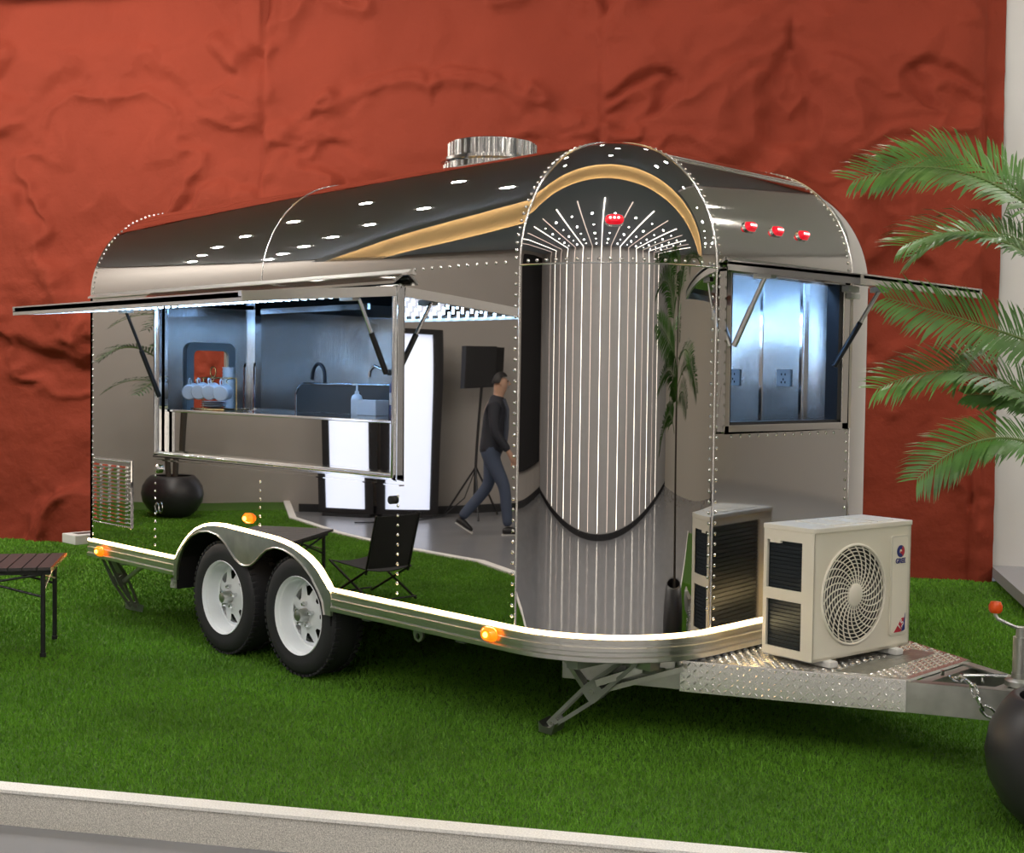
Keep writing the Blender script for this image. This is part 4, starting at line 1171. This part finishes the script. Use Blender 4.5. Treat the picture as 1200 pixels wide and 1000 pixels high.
for q in (0.05, 0.53):
    mb.tube([T0_+tl*0.06+tq*q+zv*0.33, T0_+tl*0.45+tq*q+zv*0.445, T0_+tl*0.84+tq*q+zv*0.33], 0.007, 8)
    mb.tube([T0_+tl*0.06+tq*q+zv*0.455, T0_+tl*0.45+tq*q+zv*0.40, T0_+tl*0.84+tq*q+zv*0.455], 0.007, 8)
P_('brace', mb, 'black_paint', TB, smooth=True)
mb = MB()
for l_ in (0.06, 0.84):
    mb.tube([T0_+tl*l_+tq*0.05+zv*0.45, T0_+tl*l_+tq*0.53+zv*0.36], 0.006, 8); mb.tube([T0_+tl*l_+tq*0.53+zv*0.45, T0_+tl*l_+tq*0.05+zv*0.36], 0.006, 8)
P_('end_brace', mb, 'aluminium', TB, smooth=True)

# folding chair (seen in the mirror panels)
def chair(c, ang):
    c = Vector(c); fx = Vector((math.cos(ang), math.sin(ang), 0)); sx_ = Vector((-fx.y, fx.x, 0))
    r = thing('camping_chair', 'low black fabric camping chair beside the folding table', 'chair', c)
    def q(a, b, z): return c + fx*a + sx_*b + zv*z
    G = [[q(0.22-0.40*i/6, -0.19+0.38*j/4, 0.265-0.03*i/6-0.02*math.sin(PI*j/4)) for j in range(5)] for i in range(7)]
    P_('seat', MB().grid(G), 'black_cloth', r, smooth=True, solid=0.006)
    G = [[q(-0.17-0.10*i/6-0.02*math.sin(PI*j/4), -0.19+0.38*j/4, 0.24+0.38*i/6) for j in range(5)] for i in range(7)]
    P_('backrest', MB().grid(G), 'black_cloth', r, smooth=True, solid=0.006)
    for b in (-0.20, 0.20):
        P_('leg', MB().tube([q(0.22,b,0.0), q(-0.19,b,0.24)], 0.009, 8), 'black_paint', r, smooth=True)
        P_('leg', MB().tube([q(-0.24,b,0.0), q(0.22,b,0.265)], 0.009, 8), 'black_paint', r, smooth=True)
        P_('back_post', MB().tube([q(-0.16,b,0.20), q(-0.275,b,0.63)], 0.009, 8), 'black_paint', r, smooth=True)
    for a in (0.22, -0.24):
        P_('stretcher', MB().tube([q(a,-0.20,0.02), q(a,0.20,0.02)], 0.007, 8), 'black_paint', r, smooth=True)
chair((0.68,-1.77,0), math.radians(176))

# ================================================================== PALMS
def frond(base, ctrl, tip, npair, leaf, parent, m, width=0.011, up=Vector((0,0,1)), seed=0):
    rg = random.Random(seed)
    base, ctrl, tip = Vector(base), Vector(ctrl), Vector(tip)
    B = lambda t: base*(1-t)**2 + ctrl*2*t*(1-t) + tip*t*t
    D = lambda t: ((ctrl-base)*2*(1-t) + (tip-ctrl)*2*t).normalized()
    f_ = P_('frond', MB().tube([B(i/14) for i in range(15)], [0.006*(1-0.8*i/14)+0.001 for i in range(15)], 6), 'palm_stem', parent, smooth=True)
    mb = MB()
    for i in range(npair):
        t = 0.16 + 0.84*i/(npair-1)
        p = B(t); d = D(t); s_ = d.cross(up)*1.0
        if s_.length < 1e-3: s_ = Vector((1,0,0))
        s_.normalize(); n_ = s_.cross(d)
        prof = leaf*(0.42+0.58*math.sin(PI*min(1,(t-0.10)*0.98+0.06))**0.7)*(1 if t < 0.85 else 1-1.6*(t-0.85))
        for sg_ in (-1, 1):
            L = prof*rg.uniform(0.88, 1.10); fw = 0.55+0.55*t + rg.uniform(-0.08, 0.08)
            dirv = (s_*sg_ + d*fw + n_*rg.uniform(0.12, 0.38)).normalized()
            wd_ = d*width*0.5 + n_*0.001
            q0 = p; q1 = p + dirv*L*0.38; q2 = p + dirv*L*0.72 - zv*L*0.05; q3 = p + dirv*L*0.98 - zv*L*rg.uniform(0.10,0.22)
            mb.add([q0-wd_*0.35, q0+wd_*0.35, q1-wd_, q1+wd_, q2-wd_*0.8, q2+wd_*0.8, q3], [(0,1,3,2),(2,3,5,4),(4,5,6)])
    P_('leaflets', mb, m, f_, weld=False, kind='stuff')
    return f_
def pot(loc, prof, parent, soil_z, soil_r):
    p_ = P_('pot', MB().lathe(loc, prof, 48), 'pot_black', parent, smooth=True, auto=math.radians(60))
    P_('soil', MB().lathe(Vector(loc)+zv*soil_z, [(0,0.012),(soil_r*0.6,0.008),(soil_r,0.0)], 24), 'soil', p_, smooth=True)
POTP = [(0.0,0.0),(0.15,0.0),(0.175,0.01),(0.245,0.08),(0.292,0.17),(0.305,0.26),(0.290,0.35),(0.255,0.42),(0.222,0.462),(0.205,0.47),(0.192,0.462),(0.215,0.42),(0.24,0.36)]
pc = Vector((6.00,0.68,0))
PR = thing('potted_palm', 'artificial palm in a round black pot beside the tow hitch', 'potted palm', pc)
pot(pc, POTP, PR, 0.38, 0.238)
tr_pts = [pc+Vector((0.018*math.sin(0.7*i), 0.015*math.cos(0.5*i), 0.38+1.7*i/9)) for i in range(10)]
P_('trunk', MB().tube(tr_pts, [0.026-0.012*i/9 for i in range(10)], 10), 'palm_trunk', PR, smooth=True)
P_('trunk', MB().tube([p+Vector((0.06+0.01*i,0.05,0))-zv*0.05*i for i, p in enumerate(tr_pts)], [0.020-0.008*i/9 for i in range(10)], 10), 'palm_trunk', PR, smooth=True)
lf = -cr; lf = Vector((lf.x, lf.y, 0)).normalized(); fwd = Vector((cf.x, cf.y, 0)).normalized()
def pp(a, b, z): return pc + lf*(a+0.02) + fwd*b + Vector((0,0,z))
FR_ = [  # base, control, tip as (left, away, height) and leaf length
  ((0.02,0.0,2.02),(0.38,0.05,2.44),(0.80,0.02,2.265),0.17,0),
  ((0.02,0.05,2.05),(0.33,0.22,2.52),(0.62,0.30,2.34),0.17,0),
  ((0.03,-0.05,1.78),(0.30,-0.08,2.20),(0.66,-0.10,2.03),0.19,0),
  ((0.05,0.0,1.66),(0.28,0.0,1.76),(0.70,-0.05,1.855),0.155,1),
  ((0.03,0.06,1.40),(0.30,0.08,1.73),(0.69,0.06,1.545),0.17,0),
  ((0.05,-0.02,1.28),(0.30,-0.02,1.50),(0.575,-0.04,1.235),0.15,0),
  ((0.02,0.02,1.42),(0.15,0.06,1.54),(0.36,0.10,1.525),0.10,1),
  ((0.0,0.0,2.05),(-0.35,0.1,2.55),(-0.75,0.1,2.25),0.17,0),
  ((0.0,0.0,1.75),(-0.3,-0.2,2.1),(-0.65,-0.35,1.8),0.16,1),
  ((0.0,0.05,2.0),(0.05,0.35,2.5),(0.0,0.75,2.25),0.16,0),
  ((0.0,0.0,1.5),(-0.2,0.3,1.8),(-0.45,0.55,1.5),0.16,0),
  ((0.0,-0.05,2.0),(-0.1,-0.35,2.5),(-0.15,-0.62,2.3),0.16,1),
  ((0.0,0.0,1.40),(-0.25,0.05,1.6),(-0.6,0.1,1.4),0.15,0),
  ((0.0,0.0,1.6),(0.10,0.35,1.85),(0.22,0.62,1.6),0.15,0),
  ((0.0,0.0,2.06),(-0.20,0.20,2.6),(-0.45,0.50,2.5),0.16,0),
  ((0.0,-0.03,1.62),(-0.12,-0.3,1.9),(-0.25,-0.6,1.72),0.15,0),
  ((0.02,0.03,1.92),(0.22,0.25,2.25),(0.45,0.45,2.05),0.16,0),
]
for i, (a, b, c_, L, k) in enumerate(FR_):
    frond(pp(*a), pp(*b), pp(*c_), 50, L*1.2, PR, 'palm_leaf', 0.0135, up=(Vector((0,0,1))*(0.45+0.25*(i % 3)) - fwd*(0.9 if i % 2 else 0.5)).normalized(), seed=i)
# second palm, out on the stage, seen in the side panels
pc2 = Vector((-4.75,-3.35,0))
P2 = thing('potted_palm', 'tall artificial palm in a black bowl pot near the grey wall', 'potted palm', pc2)
pot(pc2, [(r_*1.15, z_*1.0) for r_, z_ in POTP], P2, 0.38, 0.27)
for k in range(3):
    a = 2*PI*k/3
    P_('trunk', MB().tube([pc2+Vector((0.05*math.cos(a),0.05*math.sin(a),0.37))+Vector((0.09*math.cos(a+0.4)*i/5,0.09*math.sin(a+0.4)*i/5,(0.9+0.35*k)*i/5)) for i in range(6)], [0.035-0.012*i/5 for i in range(6)], 10), 'palm_trunk', P2, smooth=True)
    tp = pc2 + Vector((0.05*math.cos(a)+0.09*math.cos(a+0.4), 0.05*math.sin(a)+0.09*math.sin(a+0.4), 1.27+0.35*k))
    for j in range(6):
        b = 2*PI*j/6+0.5*k; e_ = Vector((math.cos(b), math.sin(b), 0))
        frond(tp, tp+e_*0.28+zv*0.42, tp+e_*0.75+zv*0.10, 22, 0.20, P2, 'palm_leaf_dark', 0.02, seed=50+k*7+j)

# ================================================================== THINGS OFF THE STAGE, SEEN IN THE MIRRORED PANELS
def softbox(s, t, w, label):
    c = rm(s, t, FLZ)
    r = thing('softbox_light', label, 'studio light', c, 'tall softboxes by the left wall')
    n_ = (E1*0.95 + E2*0.1).normalized(); s_ = Vector((-n_.y, n_.x, 0))
    def q(a, z, h=0.0): return c + s_*a + zv*z + n_*h
    h0, h1 = 0.10, 2.22
    mb = MB(); fw = 0.10
    out = [(-w/2-fw,h0-0.06),(w/2+fw,h0-0.06),(w/2+fw,h1+0.06),(-w/2-fw,h1+0.06)]
    inn = [(-w/2,h0),(w/2,h0),(w/2,h1),(-w/2,h1)]
    ring2d(mb, out, inn, lambda a, z: q(a, z), -n_*0.10)
    P_('black_frame', mb, 'black_cloth', r)
    P_('diffuser', MB().prism([q(a, z, -0.03) for a, z in inn], -n_*0.01), 'softbox_face', r)
    mb = MB(); bk = [(-w*0.2,0.8),(w*0.2,0.8),(w*0.2,1.5),(-w*0.2,1.5)]
    A_ = [q(a, z, -0.10) for a, z in out]; B_ = [q(a, z, -0.24) for a, z in bk]
    mb.add(A_+B_, [(i,(i+1)%4,4+(i+1)%4,4+i) for i in range(4)]+[(4,5,6,7)])
    P_('hood', mb, 'black_cloth', r)
    P_('stand', MB().box((0,0,0),(0,0,0)) if False else MB().bar(q(-0.3,0.02,-0.10), q(0.3,0.02,-0.10), 0.5*0.5, 0.04), 'black_paint', r)
softbox(-7.05, -2.20, 0.50, 'tall white softbox with black frame, the one closer to the potted palm')
softbox(-7.05, -2.95, 0.52, 'tall white softbox with black frame, the one beside the tripod light')
# tripod light seen from behind
c = rm(-6.9, -3.75, FLZ)
tl_ = thing('tripod_light', 'square black studio light on a tripod stand by the grey wall', 'studio light', c)
P_('pole', MB().tube([c+zv*0.25, c+zv*1.75], 0.018, 10), 'black_paint', tl_, smooth=True)
for k in range(3):
    a = 2*PI*k/3+0.6
    P_('leg', MB().tube([c+zv*0.62, c+Vector((0.42*math.cos(a),0.42*math.sin(a),0.012))], 0.013, 8), 'black_paint', tl_, smooth=True)
n_ = (E1*0.9 - E2*0.35).normalized(); s_ = Vector((-n_.y,n_.x,0))
hd_ = P_('lamp_head', MB().obox(c+zv*1.85+s_*0.05, s_, n_, zv, 0.46, 0.10, 0.50), 'black_paint', tl_, bevel=0.01)
P_('barn_door', MB().obox(c+zv*1.85-s_*0.30-n_*0.08, (s_*0.9+n_*0.45), n_, zv, 0.26, 0.01, 0.48), 'black_paint', hd_)
P_('cable', MB().tube([c+zv*0.6, c+s_*0.15+zv*0.25, c+s_*0.45+zv*0.05, c+s_*0.9+zv*0.012, c+s_*1.6+zv*0.012], 0.008, 6), 'black_paint', tl_, smooth=True)

# walking man
def skinned(name, verts, edges, rad, m, parent, root=0, sub=2):
    me = bpy.data.meshes.new(name)
    org = ORG[parent.name]
    me.from_pydata([tuple(Vector(v)-org) for v in verts], edges, [])
    o = bpy.data.objects.new(name, me); COL.objects.link(o)
    md = o.modifiers.new('skin', 'SKIN'); md.use_smooth_shade = True
    for i, d in enumerate(me.skin_vertices[0].data):
        d.radius = rad[i] if isinstance(rad[i], (tuple, list)) else (rad[i], rad[i]); d.use_root = (i == root)
    sb_ = o.modifiers.new('sub', 'SUBSURF'); sb_.levels = sub; sb_.render_levels = sub
    dg = bpy.context.evaluated_depsgraph_get()
    me2 = bpy.data.meshes.new_from_object(o.evaluated_get(dg))
    bpy.data.objects.remove(o)
    for p in me2.polygons: p.use_smooth = True
    me2.materials.clear()
    r = link(name, me2, m, parent)
    return r
def man(c, heading):
    c = Vector(c)
    fx = Vector((math.cos(heading), math.sin(heading), 0)); sx_ = Vector((-fx.y, fx.x, 0))   # sx_ = his left
    q = lambda f_, l_, z: c + fx*f_ + sx_*l_ + zv*z
    r = thing('person', 'man in a dark jacket, jeans and black shoes walking across the hall floor', 'person', c)
    # body: pelvis, spine, neck, head, arms with hands, legs
    V = [q(0,0,0.94), q(0.0,0,1.10), q(0.01,0,1.30), q(0.015,0,1.42), q(0.03,0,1.50), q(0.05,0,1.57), q(0.055,0,1.66), q(0.05,0,1.715)]
    Ed = [(i,i+1) for i in range(7)]; Rd = [(0.14,0.11),(0.13,0.10),(0.15,0.11),(0.12,0.09),0.058,(0.074,0.088),(0.082,0.100),(0.056,0.068)]
    arms = {}
    for sg_, sw in ((1, 0.20), (-1, -0.10)):
        i0 = len(V)
        V += [q(0.0,0.17*sg_,1.40), q(-0.03+sw*0.3,0.22*sg_,1.13), q(sw*0.8+0.06,0.21*sg_,0.90), q(sw*0.9+0.09,0.20*sg_,0.83)]
        Rd += [0.055,0.042,0.030,0.034]
        Ed += [(3,i0),(i0,i0+1),(i0+1,i0+2),(i0+2,i0+3)]
        arms[sg_] = V[i0:i0+4]
        # fingers
        for k in range(4):
            j = len(V); off = (k-1.5)*0.018
            V += [q(sw*0.9+0.10+off,0.198*sg_,0.795), q(sw*0.9+0.105+off,0.188*sg_,0.755-0.006*abs(k-1.5))]
            Rd += [0.010,0.008]; Ed += [(i0+3,j),(j,j+1)]
        j = len(V); V += [q(sw*0.9+0.135,0.188*sg_,0.825), q(sw*0.9+0.150,0.18*sg_,0.79)]; Rd += [0.011,0.009]; Ed += [(i0+3,j),(j,j+1)]
    legs = {}
    for sg_, kf, kz, af, az in ((1, 0.18, 0.53, 0.24, 0.09), (-1, -0.02, 0.52, -0.34, 0.17)):
        i0 = len(V)
        V += [q(0,0.09*sg_,0.90), q(kf,0.10*sg_,kz), q(af,0.10*sg_,az)]
        Rd += [0.085,0.058,0.042]; Ed += [(0,i0),(i0,i0+1),(i0+1,i0+2)]
        legs[sg_] = V[i0:i0+3]
    skinned('body', V, Ed, Rd, 'skin', r, 0, 2)
    # face
    hc = q(0.055,0,1.645)
    mb = MB(); mb.tube([q(0.145,0,1.665), q(0.172,0,1.632), q(0.150,0,1.622)], [0.007,0.014,0.012], 8); mb.ball(q(0.055,0.084,1.64),0.022,8,6,(0.6,0.4,1)); mb.ball(q(0.055,-0.084,1.64),0.022,8,6,(0.6,0.4,1))
    P_('face_features', mb, 'skin', r, smooth=True)
    mb = MB()
    for k in (-1,1): mb.ball(q(0.140,0.032*k,1.664),0.009,8,6)
    mb.obox(q(0.150,0,1.595), sx_, fx, zv, 0.04, 0.008, 0.006)
    P_('eyes_and_mouth', mb, 'hair', r, smooth=True)
    G = []
    for i in range(9):
        a = 0.02 + 1.62*i/8
        row = []
        for j in range(21):
            b = 2*PI*j/20
            k = 1.0 if math.cos(b) < 0.25 else 0.62
            aa = a*k
            row.append(hc + fx*(0.102*math.sin(aa)*math.cos(b)-0.012) + sx_*(0.090*math.sin(aa)*math.sin(b)) + zv*(0.118*math.cos(aa)+0.012))
        G.append(row)
    P_('hair', MB().grid(G), 'hair', r, smooth=True, solid=0.01)
    # jacket
    JV = [q(-0.005,0,0.84), q(0,0,0.98), q(0.0,0,1.14), q(0.01,0,1.30), q(0.012,0,1.41), q(0.02,0,1.48), q(0.03,0,1.525)]
    JE = [(i,i+1) for i in range(6)]; JR = [(0.20,0.165),(0.195,0.16),(0.18,0.145),(0.19,0.15),(0.165,0.135),(0.095,0.095),(0.082,0.082)]
    for sg_ in (1,-1):
        i0 = len(JV); a_ = arms[sg_]
        JV += [a_[0], a_[1], a_[2]+zv*0.01]; JR += [0.078,0.062,0.046]; JE += [(4,i0),(i0,i0+1),(i0+1,i0+2)]
    jk_ = skinned('jacket', JV, JE, JR, 'jacket', r, 0, 2)
    P_('scarf', MB().tube([q(0.10,0.03,1.47), q(0.150,0.02,1.35), q(0.160,0.02,1.15), q(0.155,0.025,0.92)], [0.03,0.035,0.035,0.03], 8), 'shirt', jk_, smooth=True)
    TV = [q(0,0,1.06), q(0,0,0.90)]; TE = [(0,1)]; TR_ = [(0.165,0.14),(0.165,0.14)]
    for sg_ in (1,-1):
        i0 = len(TV); l_ = legs[sg_]
        TV += [l_[0]-zv*0.06, l_[1], l_[2]+zv*0.0]; TR_ += [0.105,0.078,0.062]; TE += [(1,i0),(i0,i0+1),(i0+1,i0+2)]
    skinned('trousers', TV, TE, TR_, 'jeans', r, 0, 2)
    for sg_, dirv in ((1, fx), (-1, (fx*0.80-zv*0.60))):
        a_ = legs[sg_][2]; lo = 0.045 if sg_ == 1 else 0.10
        base = a_ - zv*0.045
        heel = base - dirv*0.07; toe = base + dirv*0.19
        if sg_ == 1:
            heel.z = 0.045+c.z; toe.z = 0.040+c.z
        else:
            toe.z = max(toe.z, 0.035+c.z)
        sh = skinned('shoe', [heel, heel.lerp(toe,0.35)+zv*0.012, heel.lerp(toe,0.75), toe], [(0,1),(1,2),(2,3)], [(0.038,0.04),(0.045,0.048),(0.045,0.035),(0.035,0.025)], 'shoe', r, 0, 2)
        P_('shoe_sole', MB().bar(heel-zv*0.036, toe-zv*0.030, 0.075, 0.014), 'sole', sh)
pm = rm(-5.15, -3.62, FLZ)
man(pm, math.atan2(-E2.y+0.25*E1.y, -E2.x+0.25*E1.x))
